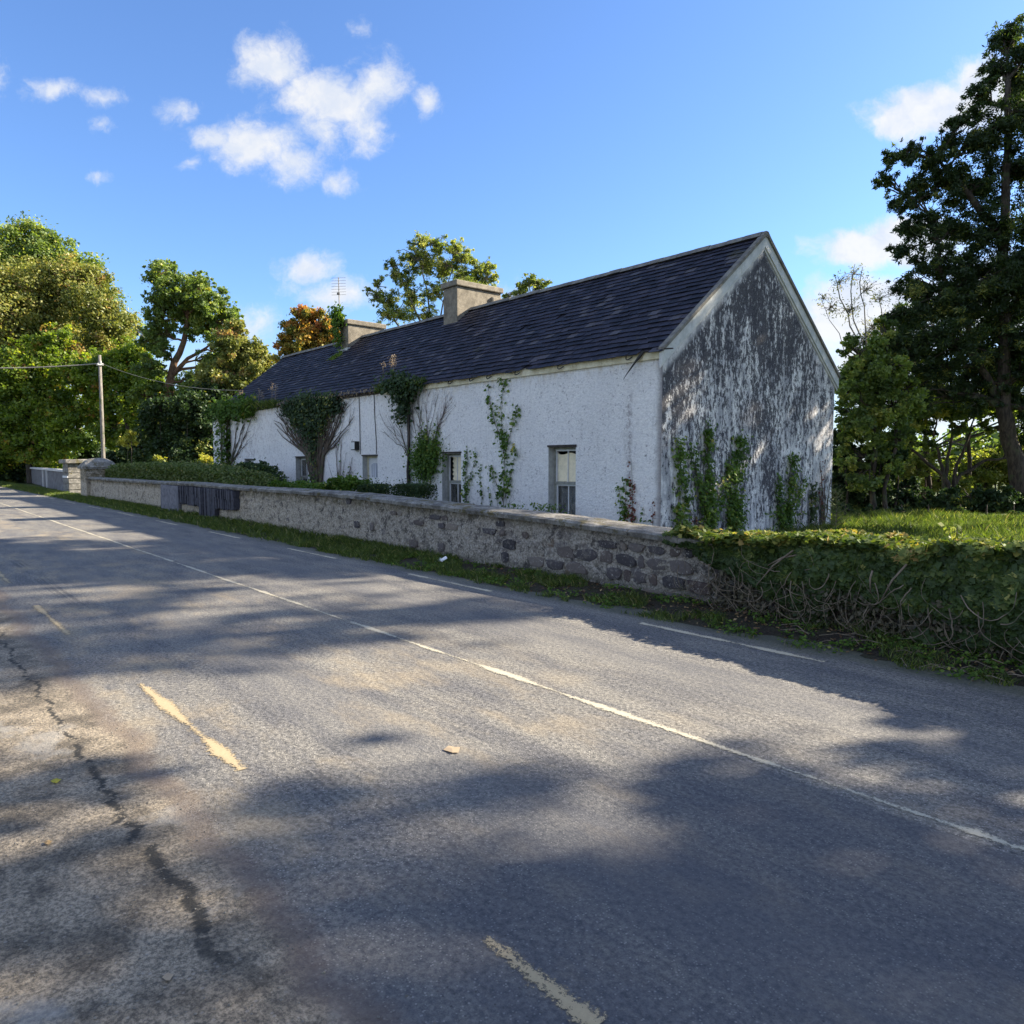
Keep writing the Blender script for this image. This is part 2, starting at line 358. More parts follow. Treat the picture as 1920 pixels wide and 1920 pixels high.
def plaster(dark):
    def fn(g):
        p = g.pos(); x, y, z = g.sep(p)
        f = g.noise(p, 26, 4, .7); blob = g.vor(p, 30)
        big = g.noise(g.scale(p, (.5, .5, .35)), 1.2, 4, .6)
        c = g.mix(g.ramp(big, .3, .7), (.80, .79, .78), (.90, .89, .87))
        c = g.mix(g.m('MULTIPLY', g.ramp(g.noise(p, 13, 5, .8), .42, .62), .38), c, (.54, .54, .56))
        sp = g.m('MULTIPLY', g.ramp(g.noise(p, 15, 4, .85), .56, .64), g.ramp(g.noise(p, 1.1, 3), .2, .6))
        c = g.mix(g.m('MULTIPLY', sp, .75), c, (.25, .23, .25))
        sp2 = g.ramp(g.noise(g.vm('ADD', p, (5, 5, 5)), 6.5, 4, .7), .66, .71)
        c = g.mix(g.m('MULTIPLY', sp2, .7), c, (.12, .125, .11))
        if not dark:
            # rust and damp stains: below the eaves, by the corner, a run under a broken gutter joint
            wob = g.m('MULTIPLY', g.m('SUBTRACT', g.noise(g.scale(p, (6, 1, 3)), 1, 4, .7), .5), .22)
            run = g.m('MULTIPLY', g.ramp(g.m('ABSOLUTE', g.m('SUBTRACT', g.m('ADD', x, wob), -9.95)), .13, .02), g.m('MULTIPLY', g.ramp(z, 3.45, 2.7), g.ramp(z, 1.0, 1.4)))
            c = g.mix(g.m('MULTIPLY', run, g.m('MULTIPLY', g.ramp(g.noise(p, 9, 4, .8), .4, .6), .65)), c, (.22, .19, .20))
            cor = g.ramp(g.m('ADD', x, g.m('MULTIPLY', wob, .7)), -9.32, -9.14)
            c = g.mix(g.m('MULTIPLY', cor, .75), c, (.17, .15, .15))
            low = g.m('MULTIPLY', g.ramp(g.m('ABSOLUTE', g.m('ADD', x, 21.8)), 1.0, .1), g.ramp(z, 2.2, .6))
            c = g.mix(g.m('MULTIPLY', low, g.ramp(f, .35, .6)), c, (.24, .19, .22))
            lft = g.m('MULTIPLY', g.ramp(x, -25, -31), g.ramp(g.noise(p, 7, 4, .7), .48, .62))
            c = g.mix(g.m('MULTIPLY', lft, .5), c, (.34, .30, .30))
            ev = g.m('MULTIPLY', g.ramp(z, 3.4, 3.75), g.ramp(g.noise(g.scale(p, (3, 1, .8)), 2, 4, .7), .42, .62))
            c = g.mix(g.m('MULTIPLY', ev, .45), c, (.48, .38, .22))
            drip = g.m('MULTIPLY', g.ramp(g.noise(g.comb(g.m('MULTIPLY', x, 4), 0, g.m('MULTIPLY', z, .3)), 2, 4, .6), .6, .7), .25)
            c = g.mix(drip, c, (.38, .37, .38))
        else:
            # black algae on the gable: dense high up, thin vertical runs lower down
            q = g.comb(0, g.m('MULTIPLY', y, 1), g.m('MULTIPLY', z, .30))
            s1 = g.noise(q, 4.2, 6, .72, .3); s2 = g.noise(g.comb(0, g.m('MULTIPLY', y, 2.2), g.m('MULTIPLY', z, 1.1)), 5.5, 5, .8)
            b1 = g.noise(g.comb(0, y, g.m('MULTIPLY', z, .55)), .75, 3, .5)
            mid = g.ramp(g.m('ABSOLUTE', g.m('SUBTRACT', y, 15.0)), 3.2, .6)
            hi = g.ramp(z, 1.0, 5.2)
            left = g.m('MULTIPLY', g.ramp(y, 12.9, 11.9), g.ramp(z, 1.8, 3.0))
            amt = g.m('ADD', g.m('ADD', g.m('MULTIPLY', g.m('MULTIPLY', mid, .45), hi), g.m('MULTIPLY', hi, .30)), g.m('MULTIPLY', left, .50))
            rake = g.ramp(g.m('SUBTRACT', g.m('SUBTRACT', 6.7, g.m('MULTIPLY', g.m('ABSOLUTE', g.m('SUBTRACT', y, 15.15)), .82)), z), .30, .50)
            v = g.m('ADD', g.m('ADD', g.m('MULTIPLY', s1, .62), g.m('MULTIPLY', s2, .38)), g.m('ADD', g.m('ADD', g.m('MULTIPLY', amt, .18), .062), g.m('MULTIPLY', g.m('SUBTRACT', b1, .5), .42)))
            v = g.m('ADD', v, g.m('MULTIPLY', g.m('SUBTRACT', g.noise(g.comb(0, g.m('MULTIPLY', y, 1.5), g.m('MULTIPLY', z, .8)), 7.5, 5, .85), .5), 1.15))
            a = g.m('MULTIPLY', g.ramp(v, .57, .64), g.m('ADD', g.m('MULTIPLY', rake, .85), .15))
            gr = g.ramp(g.noise(q, 3.0, 6, .75), .40, .60)
            c = g.mix(g.m('MULTIPLY', gr, .68), c, (.17, .18, .22))
            c = g.mix(g.m('MULTIPLY', a, .93), c, g.mix(g.ramp(f, .35, .65), (.020, .021, .030), (.075, .077, .095)))
            red = g.m('MULTIPLY', g.ramp(g.m('ABSOLUTE', g.m('SUBTRACT', y, 17.75)), .18, .04), g.m('MULTIPLY', g.ramp(z, 1.8, .6), g.ramp(s2, .45, .55)))
            c = g.mix(red, c, (.10, .04, .035))
        bmp = g.bump(g.m('ADD', g.noise(p, 18, 5, .75), g.m('MULTIPLY', f, .5)), .85, .05)
        return {'c': c, 'n': bmp, 'r': .9, 's': .2}
    return fn
M['wall'] = material('whitewashed_render', plaster(False))
M['gable'] = material('algae_stained_render', plaster(True))
def slate_fn(g):
    p = g.pos(); r = g.attr('rnd')
    n = g.noise(p, 30, 4, .7)
    c = g.cramp(r, [(0, (.011, .011, .018)), (.5, (.022, .021, .033)), (.85, (.036, .033, .047)), (1, (.075, .07, .078))])
    c = g.mix(g.m('MULTIPLY', g.ramp(g.noise(p, 1.4, 5, .7), .52, .7), .5), c, (.055, .045, .06))
    c = g.mix(g.m('MULTIPLY', g.ramp(g.noise(p, 14, 3, .8), .66, .72), .6), c, (.26, .26, .26))
    c = g.mix(g.m('MULTIPLY', g.ramp(g.noise(g.vm('ADD', p, (9, 0, 0)), .9, 4, .7), .64, .74), .6), c, (.07, .065, .035))
    return {'c': c, 'n': g.bump(n, .5, .01), 'r': .65, 's': .22}
M['slate'] = material('purple_slate', slate_fn)
def conc_fn(c1, c2, c3=(.09, .095, .07)):
    def fn(g):
        p = g.pos(); n = g.noise(p, 4, 6, .7); f = g.noise(p, 45, 4, .7)
        c = g.mix(g.ramp(n, .35, .65), c1, c2); c = g.mix(g.m('MULTIPLY', g.ramp(f, .55, .7), .5), c, c3)
        c = g.mix(g.m('MULTIPLY', g.ramp(g.noise(g.scale(p, (1, 1, .3)), 6, 5, .7), .55, .7), .55), c, c3)
        return {'c': c, 'n': g.bump(f, .6, .015)}
    return fn
M['chimney'] = material('weathered_cement', conc_fn((.14, .125, .10), (.25, .225, .18), (.07, .065, .05)))
M['barge'] = material('grey_white_barge', conc_fn((.42, .44, .44), (.56, .57, .56), (.28, .29, .26)))
M['fascia'] = material('cream_fascia', conc_fn((.52, .47, .32), (.70, .66, .50), (.33, .24, .12)))
def coping_fn(g):
    p = g.pos(); n = g.noise(p, 3, 6, .75); f = g.noise(p, 26, 5, .8)
    c = g.mix(g.ramp(n, .40, .60), (.13, .125, .115), (.29, .28, .255)); c = g.mix(g.m('MULTIPLY', g.ramp(f, .52, .62), .7), c, (.07, .066, .05))
    c = g.mix(g.m('MULTIPLY', g.ramp(g.noise(g.vm('ADD', p, (2, 2, 2)), 2.2, 6, .8), .54, .60), .8), c, (.10, .085, .028))
    c = g.mix(g.m('MULTIPLY', g.ramp(g.noise(g.vm('ADD', p, (7, 2, 2)), 7, 5, .8), .60, .66), .7), c, (.46, .46, .44))
    return {'c': c, 'n': g.bump(g.m('ADD', n, f), .9, .03)}
M['coping'] = material('mossy_coping', coping_fn)
M['ridge'] = material('ridge_tile', conc_fn((.11, .105, .10), (.22, .21, .18), (.09, .09, .05)))
M['lowwall'] = material('limewashed_concrete', conc_fn((.10, .095, .10), (.21, .21, .22), (.06, .055, .06)))
M['whitecement'] = material('white_cement', conc_fn((.5, .5, .5), (.62, .62, .6), (.3, .3, .28)))
def rubble_fn(g):
    p = g.pos(); x, y, z = g.sep(p)
    wp = g.vm('ADD', g.scale(p, (1, .4, 1.9)), g.scale(g.noise(p, 4, 4, .65, 0, 'Color'), (.30, .1, .34)))
    ed = g.vor(wp, 3.1, 'DISTANCE_TO_EDGE'); cid = g.vor(wp, 3.1, 'F1', 'Color')
    n = g.noise(p, 9, 6, .78); n2 = g.noise(p, 30, 5, .8); reg = g.noise(p, .9, 4, .6)
    st = g.cramp(g.sep(cid)[0], [(0, (.06, .056, .060)), (.3, (.14, .13, .13)), (.5, (.08, .074, .076)), (.7, (.21, .19, .17)), (.85, (.10, .09, .09)), (1, (.26, .24, .20))])
    st = g.mix(g.m('MULTIPLY', g.ramp(n, .45, .60), .75), st, (.30, .28, .255))
    mort = g.mix(g.ramp(n2, .38, .62), (.17, .16, .14), (.50, .47, .42))
    smear = g.ramp(g.m('ADD', reg, g.m('MULTIPLY', g.ramp(x, -5, -13), .22)), .42, .60)
    th = g.m('ADD', .03, g.m('MULTIPLY', smear, g.m('MULTIPLY', n, .55)))
    mm = g.ramp(g.m('ADD', ed, g.m('MULTIPLY', g.m('SUBTRACT', n2, .5), .10)), g.m('ADD', th, .04), g.m('SUBTRACT', th, .02))
    c = g.mix(g.m('MULTIPLY', mm, .8), st, mort)
    c = g.mix(1.0, c, g.mix(g.ramp(x, -6, -20), (1.12, 1.09, 1.05), (1.50, 1.38, 1.18)), 'MULTIPLY')
    lime = g.ramp(g.m('ABSOLUTE', g.m('SUBTRACT', g.noise(p, 7.5, 6, .75, 1.5), .5)), .020, .006)
    c = g.mix(g.m('MULTIPLY', lime, g.m('MULTIPLY', g.ramp(n2, .40, .6), .75)), c, (.52, .49, .46))
    c = g.mix(g.m('MULTIPLY', g.ramp(g.noise(p, 15, 5, .9), .585, .64), .85), c, (.55, .52, .48))
    c = g.mix(g.m('MULTIPLY', g.ramp(g.noise(g.vm('ADD', p, (4, 4, 4)), 6, 7, .85), .52, .60), .80), c, (.04, .036, .037))
    ru = g.m('MULTIPLY', g.ramp(g.noise(g.vm('ADD', p, (1.4, 0, 0)), .9, 5, .75), .62, .69), g.ramp(n, .4, .6))
    c = g.mix(g.m('MULTIPLY', ru, .8), c, (.13, .075, .04))
    c = g.mix(g.m('MULTIPLY', g.m('MULTIPLY', g.ramp(z, .70, .88), g.ramp(n, .42, .56)), .75), c, (.10, .085, .035))
    c = g.mix(g.m('MULTIPLY', g.m('MULTIPLY', g.ramp(z, .30, .08), g.ramp(n, .40, .56)), .6), c, (.05, .055, .03))
    h = g.m('ADD', g.m('ADD', g.m('MULTIPLY', g.ramp(ed, 0, .25), .30), n), g.m('MULTIPLY', n2, .7))
    return {'c': c, 'n': g.bump(h, 1.0, .05)}
M['rubble'] = material('rubble_stone', rubble_fn)
def stone_fn(g):
    p = g.pos(); n = g.noise(p, 14, 6, .8)
    c = g.cramp(g.attr('rnd'), [(0, (.035, .033, .038)), (.35, (.085, .076, .080)), (.6, (.15, .13, .12)), (.8, (.07, .052, .048)), (1, (.22, .19, .16))])
    c = g.mix(g.m('MULTIPLY', g.ramp(n, .50, .64), .45), c, (.28, .255, .22))
    c = g.mix(g.ramp(g.noise(p, 17, 4, .9), .60, .66), c, (.50, .48, .44))
    return {'c': c, 'n': g.bump(n, .8, .03)}
M['stone'] = material('grey_field_stone', stone_fn)
def plain(c, r=.6, s=.4, metal=0, var=.25):
    def fn(g):
        n = g.noise(g.pos(), 9, 5, .7)
        return {'c': g.mix(g.ramp(n, .3, .7), tuple(k * (1 - var) for k in c), c), 'r': r, 's': s, 'metal': metal}
    return fn
M['slab'] = material('dark_slate_slab', plain((.075, .075, .095), .8, .3, 0, .6))
M['slabgrey'] = material('grey_patch_render', plain((.20, .20, .225), .9, .2, 0, .5))
M['black'] = material('black_iron', plain((.02, .02, .022), .6))
M['white'] = material('white_paint', plain((.66, .67, .68), .5, .4, 0, .15))
M['frame'] = material('weathered_grey_green_paint', plain((.30, .31, .28), .7, .3, 0, .4))
M['reveal'] = material('grey_window_reveal', plain((.42, .43, .42), .9, .2, 0, .3))
M['lintel'] = material('dark_lintel', plain((.07, .06, .055), .9, .2, 0, .5))
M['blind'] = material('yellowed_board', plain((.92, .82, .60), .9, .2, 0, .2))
M['curtain'] = material('grey_blue_curtain', lambda g: {'c': g.mix(g.ramp(g.noise(g.scale(g.pos(), (16, 16, .6)), 1, 3), .35, .65), (.20, .22, .26), (.58, .60, .66)), 'r': .9})
M['darkroom'] = material('dark_interior', plain((.02, .02, .024), .9))
M['brown'] = material('brown_pane_backing', plain((.16, .13, .10), .9))
M['pole'] = material('creosoted_pole', bark_fn((.12, .11, .10), (.22, .205, .18)))
M['wire'] = material('wire', plain((.30, .28, .24), .5))
M['paper'] = material('white_plastic_litter', plain((.80, .82, .86), .4, .5, 0, .05))
M['metalgrey'] = material('grey_metal', plain((.25, .24, .23), .5, .5, .6))
def glass_mat():
    m = bpy.data.materials.new('window_glass'); m.use_nodes = True; g = N(m.node_tree)
    m.node_tree.nodes.remove(m.node_tree.nodes['Principled BSDF']); out = m.node_tree.nodes['Material Output']
    t = g.n('ShaderNodeBsdfTransparent'); t.inputs[0].default_value = (.92, .94, .95, 1)
    r = g.n('ShaderNodeBsdfGlossy'); r.inputs['Roughness'].default_value = .04
    dirt = g.n('ShaderNodeBsdfDiffuse'); dirt.inputs[0].default_value = (.4, .38, .34, 1)
    fr = g.n('ShaderNodeFresnel'); fr.inputs[0].default_value = 1.5
    a = g.n('ShaderNodeMixShader'); g.put(a.inputs[0], g.m('MULTIPLY', fr.outputs[0], .7, clamp=True)); g.put(a.inputs[1], t.outputs[0]); g.put(a.inputs[2], r.outputs[0])
    b = g.n('ShaderNodeMixShader'); g.put(b.inputs[0], g.m('MULTIPLY', g.ramp(g.noise(g.pos(), 6, 5, .7), .4, .7), .25)); g.put(b.inputs[1], a.outputs[0]); g.put(b.inputs[2], dirt.outputs[0])
    g.put(out.inputs[0], b.outputs[0]); return m
M['glass'] = glass_mat()

rng = np.random.default_rng(7); random.seed(7)

# ------------------------------------------------------------------ ground
def sheet(name, mat, x0, x1, y0, y1, z, nx=1, ny=1, fn=None):
    xs = np.linspace(x0, x1, nx + 1); ys = np.linspace(y0, y1, ny + 1)
    b = MB(); vs = []
    for yv in ys:
        for xv in xs: vs.append((xv, yv, z + (fn(xv, yv) if fn else 0)))
    fs = [(j * (nx + 1) + i, j * (nx + 1) + i + 1, (j + 1) * (nx + 1) + i + 1, (j + 1) * (nx + 1) + i) for j in range(ny) for i in range(nx)]
    b.add(vs, fs); return b.build(name, mat, smooth=True)
o = sheet('ground', M['lawn'], -900, 700, -700, 900, -.03); tag(o, kind='structure')
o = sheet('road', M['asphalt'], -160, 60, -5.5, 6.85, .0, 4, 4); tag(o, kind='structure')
def yard_h(x, y): return .02 * mnoise.noise(Vector((x * .7, y * .7, 0)))
o = sheet('yard_ground', M['lawn'], -60, 25, 7.5, 40, .0, 60, 30, yard_h); tag(o, kind='structure')
def bank_h(x, y):
    t = (y - 6.25) / 1.05; t = max(0, min(1, t))
    n = mnoise.noise(Vector((x * 1.7, y * 2.3, 1.3))) * .05 + mnoise.noise(Vector((x * 6, y * 6, 4))) * .02
    return -.02 + t * .11 + n * min(1, t * 3)
o = sheet('verge', M['soil'], -75, 14, 6.15, 7.45, .0, 700, 12, bank_h); tag(o, kind='structure')

def road_line(name, mat, x0, x1, yc, wd, wob=0.0, amp=0):
    n = max(2, int((x1 - x0) / .12)); b = MB(); vs = []; ed = []
    for i in range(n + 1):
        x = x0 + (x1 - x0) * i / n; dy = amp * mnoise.noise(Vector((x * .7, yc, 0)))
        for k, yy in enumerate((-wd / 2, 0, wd / 2)):
            vs.append((x, yc + yy + dy + (wob * mnoise.noise(Vector((x * 9, yy * 30, 2))) if k != 1 else 0), .004)); ed.append(1.0 if k == 1 else 0.0)
    fs = []
    for i in range(n):
        for k in (0, 1): fs.append((i * 3 + k, i * 3 + 3 + k, i * 3 + 4 + k, i * 3 + 1 + k))
    b.add(vs, fs); o = b.build(name, mat); a = o.data.attributes.new('edge', 'FLOAT', 'POINT'); a.data.foreach_set('value', ed)
    tag(o, kind='structure'); return o
road_line('centre_line', M['whiteline'], -140, 8, 3.75, .115, .012, .02)
for k in range(-14, 1):
    x0 = -4.99 + 4.5 * k if k > -2 else -9.33 + 4.5 * (k + 1)
    road_line('edge_line_dash', M['cream'], x0, x0 + 2.0, 6.04, .10, .004)
for (a, b_, yc) in [(-10.25, -8.3, 1.36), (-6.1, -4.0, 1.46), (-2.0, -1.45, 1.58), (-14.4, -12.4, 1.34), (-18.6, -16.6, 1.33), (-22.8, -20.8, 1.33)]:
    road_line('lane_dash', M['yellowish'], a, b_, yc, .24, .03)

# ------------------------------------------------------------------ cottage
XR, XL, YF, YB, YR = -9.13, -34.4, 11.62, 18.55, 15.1
ZE, ZR = 3.88, 6.66
cot = empty('cottage', (-21.7, 15.1, 0), 'long derelict single storey cottage with white roughcast walls, dark slate roof and black stained gable', 'cottage')
opens = [(-30.65, -29.75, .5, 1.76), (-25.75, -24.75, .45, 1.84), (-20.85, -19.92, .05, 1.86), (-16.52, -15.66, .40, 1.91), (-12.33, -11.46, .40, 2.02)]
D = .28
def front_wall():
    b = MB(); xs = [XL]
    for (a, c, _, _) in opens: xs += [a, c]
    xs.append(XR)
    for i in range(len(xs) - 1):
        a, c = xs[i], xs[i + 1]
        op = [o_ for o_ in opens if abs(o_[0] - a) < 1e-6]
        if op:
            _, _, z0, z1 = op[0]
            b.quad((a, YF, -.1), (c, YF, -.1), (c, YF, z0), (a, YF, z0)); b.quad((a, YF, z1), (c, YF, z1), (c, YF, ZE), (a, YF, ZE))
            b.quad((a, YF, z0), (a, YF + D, z0), (a, YF + D, z1), (a, YF, z1), 1); b.quad((c, YF + D, z0), (c, YF, z0), (c, YF, z1), (c, YF + D, z1), 1)
            b.quad((a, YF, z1), (a, YF + D, z1), (c, YF + D, z1), (c, YF, z1), 1); b.quad((a, YF + D, z0), (a, YF, z0), (c, YF, z0), (c, YF + D, z0), 1)
        else: b.quad((a, YF, -.1), (c, YF, -.1), (c, YF, ZE), (a, YF, ZE))
    # rear wall and far gable
    b.quad((XR, YB, -.1), (XL, YB, -.1), (XL, YB, ZE), (XR, YB, ZE))
    b.add([(XL, YF, -.1), (XL, YF, ZE), (XL, YR, ZR), (XL, YB, ZE), (XL, YB, -.1)], [(0, 1, 2, 3, 4)])
    return b.build('front_wall', [M['wall'], M['reveal']], cot)
front_wall()
b = MB(); b.add([(XR, YF, -.1), (XR, YB, -.1), (XR, YB, ZE), (XR, YR, ZR), (XR, YF, ZE)], [(0, 1, 2, 3, 4)])
tag(b.build('gable_wall', M['gable'], cot), 'gable wall blackened by algae over whitewash')
# near-black sheets stand in for the unlit room behind the openings
for (a, c, z0, z1) in opens:
    b = MB(); b.box(a - .3, c + .3, YF + D + .5, YF + D + .56, max(0, z0 - .3), z1 + .3); b.build('dark_backing', M['darkroom'], cot)

def roof():
    b = MB(); rn = []
    sl = math.hypot(YR - YF, ZR - ZE); fy, fz = (YR - YF) / sl, (ZR - ZE) / sl
    for side in (0, 1):
        def P(x, s, h):  # s along slope up from eave line
            y = YF + fy * s - fz * h if side == 0 else YB - (YB - YR) / sl * s + fz * h
            return (x, y, ZE + fz * s + fy * h)
        b.quad(P(XL - .05, -.08, .0), P(XR + .02, -.08, .0), P(XR + .02, sl, .0), P(XL - .05, sl, .0)); rn.append(.1)
        ex = .205; row = 0; s = -.16
        while s < sl - .02:
            wdt = .27; x = XL - .08 - (wdt / 2 if row % 2 else 0)
            e = min(ex, sl - s)
            while x < XR + .06:
                x1 = min(x + wdt, XR + .09); xa = max(x, XL - .08)
                if x1 - xa > .03 and not (random.random() < .004):
                    dz = random.uniform(-.004, .008); ds = random.uniform(-.02, .02) - (0.05 if random.random() < .006 else 0)
                    tl = random.uniform(-.004, .004)
                    a1 = P(xa + .002, s + ds + tl * 2, .038 + dz + tl); a2 = P(x1 - .004, s + ds - tl * 2, .038 + dz - tl); a3 = P(x1 - .002, s + e + .03, .012); a4 = P(xa + .002, s + e + .03, .012)
                    b1 = P(xa + .004, s + ds, .026 + dz); b2 = P(x1 - .004, s + ds, .026 + dz)
                    k = len(b.v); b.v += [a1, a2, a3, a4, b1, b2]; b.f += [(k, k + 1, k + 2, k + 3), (k + 4, k + 5, k + 1, k)]; b.mi += [0, 0]
                    r = min(1, max(0, random.gauss(.45, .30))); rn += [r, r]
                x += wdt
            s += ex; row += 1
    o = b.build('roof', M['slate'], cot); a = o.data.attributes.new('rnd', 'FLOAT', 'FACE'); a.data.foreach_set('value', rn)
    return o
rf = roof()
b = MB(); x = XL - .08
while x < XR + .05:
    x1 = min(x + .45, XR + .1); zz = ZR + .045 + random.uniform(-.006, .008)
    pts = [(x, YR - .17, zz - .085), (x, YR - .05, zz + .035), (x, YR + .05, zz + .035), (x, YR + .17, zz - .085)]
    b.prism(pts, (x1 - x - .012, 0, 0)); x = x1
    if random.random() < .1: x += .02
b.build('ridge_tiles', M['ridge'], rf)

def chimney(x0, x1, y0, y1, zt, tall):
    b = MB(); b.box(x0, x1, y0, y1, 5.4, zt); o = b.build('chimney', M['chimney'], cot, bevel=.02)
    b = MB(); b.box(x0 - .07, x1 + .07, y0 - .07, y1 + .07, zt + .002, zt + .20, jit=.012); b.build('chimney_cap', M['chimney'], o, bevel=.03)
    b = MB(); b.box(x0 - .06, x1 + .05, y0 - .05, y0 + .12, 5.6, 6.0 + .18, jit=.02); b.build('flashing', M['barge'], o)
    return o
ch1 = chimney(-20.48, -19.72, 14.50, 16.35, 7.36, 1)
b = MB(); b.box(-20.3, -19.62, 15.9, 16.6, 5.4, 7.2); b.build('chimney_shoulder', M['chimney'], ch1, bevel=.05)
ch2 = chimney(-27.50, -26.85, 14.40, 16.05, 7.10, 0)

# fascia, bargeboards
b = MB(); b.box(-19.4, XR - .02, YF - .05, YF - .002, ZE - .20, ZE - .03); b.build('fascia', M['fascia'], cot)
b = MB(); b.box(XL, -19.42, YF - .045, YF - .002, ZE - .15, ZE - .03); tag(b.build('fascia', M['lintel'], cot), 'rotted dark fascia under the overgrown gutter')
def barge(ya, za, yb, zb, name, w0, w1, x0, x1, mat):
    b = MB(); b.prism([(x0, ya, za - w0), (x0, yb, zb - w0), (x0, yb, zb - w1), (x0, ya, za - w1)], (x1 - x0, 0, 0)); return b.build(name, mat, cot)
for (ya, za) in ((YF - .10, ZE - .06), (YB + .10, ZE - .06)):
    barge(ya, za + .03, YR, ZR + .05, 'bargeboard', .05, .30, XR - .005, XR + .055, M['barge'])
    barge(ya, za + .03, YR, ZR + .05, 'verge_trim', -.035, .048, XR - .03, XR + .095, M['ridge'])
    barge(ya, za + .03, YR, ZR + .05, 'inner_verge_band', .302, .36, XR + .001, XR + .025, M['whitecement'])

# gutter remnants
for px in (840, 880, 912, 965, 1045, 1172):
    p = on_y(px, 700, YF - .1); x = p[0]
    b = MB(); pts = [(x + .16 * t, YF - .07 - .08 * math.sin(t * math.pi), ZE - .05 - .10 * math.sin(t * math.pi * .9) - .02 * t) for t in np.linspace(0, 1, 6)]
    b.tube(pts, .012, 5); b.build('gutter_bracket', M['black'], cot)
b = MB(); b.tube([(-9.52, YF - .09, 3.86), (-9.60, YF - .10, 3.78), (-9.72, YF - .11, 3.66), (-9.92, YF - .12, 3.45), (-10.02, YF - .12, 3.34)], [.03, .035, .022, .01, .004], 5)
tag(b.build('broken_gutter_piece', M['black'], cot), 'broken gutter strip hanging below the eave near the corner')
x = -19.3
while x < -9.2:
    if random.random() < .75:
        b = MB(); b.tube([(x, YF - .08, ZE - .03 + random.uniform(-.01, .01)), (x + .4, YF - .085, ZE - .035 + random.uniform(-.02, .01))], .014, 4)
        b.build('gutter_remnant', M['lintel'], cot)
    x += .42
# downpipe, cables, lamp
b = MB(); b.tube([(-18.05, YF - .07, 3.75), (-18.05, YF - .07, 2.4), (-18.05, YF - .07, .05)], .045, 8); b.build('downpipe', M['black'], cot, smooth=True)
for (xa, xb) in ((-20.95, -20.98), (-19.95, -20.05)):
    b = MB(); b.tube([(xb, YF - .02, 3.72), (xb + .03, YF - .018, 3.0), (xa, YF - .018, 2.3), (xa, YF - .018, 1.92)], .012, 4); b.build('cable', M['black'], cot)
b = MB(); b.box(-21.28, -21.03, YF - .16, YF - .002, 2.05, 2.33); lb = b.build('lamp_housing', M['black'], cot, bevel=.01)
b = MB(); b.box(-21.26, -21.05, YF - .165, YF - .161, 2.08, 2.30); b.build('lamp_glass', M['white'], lb)

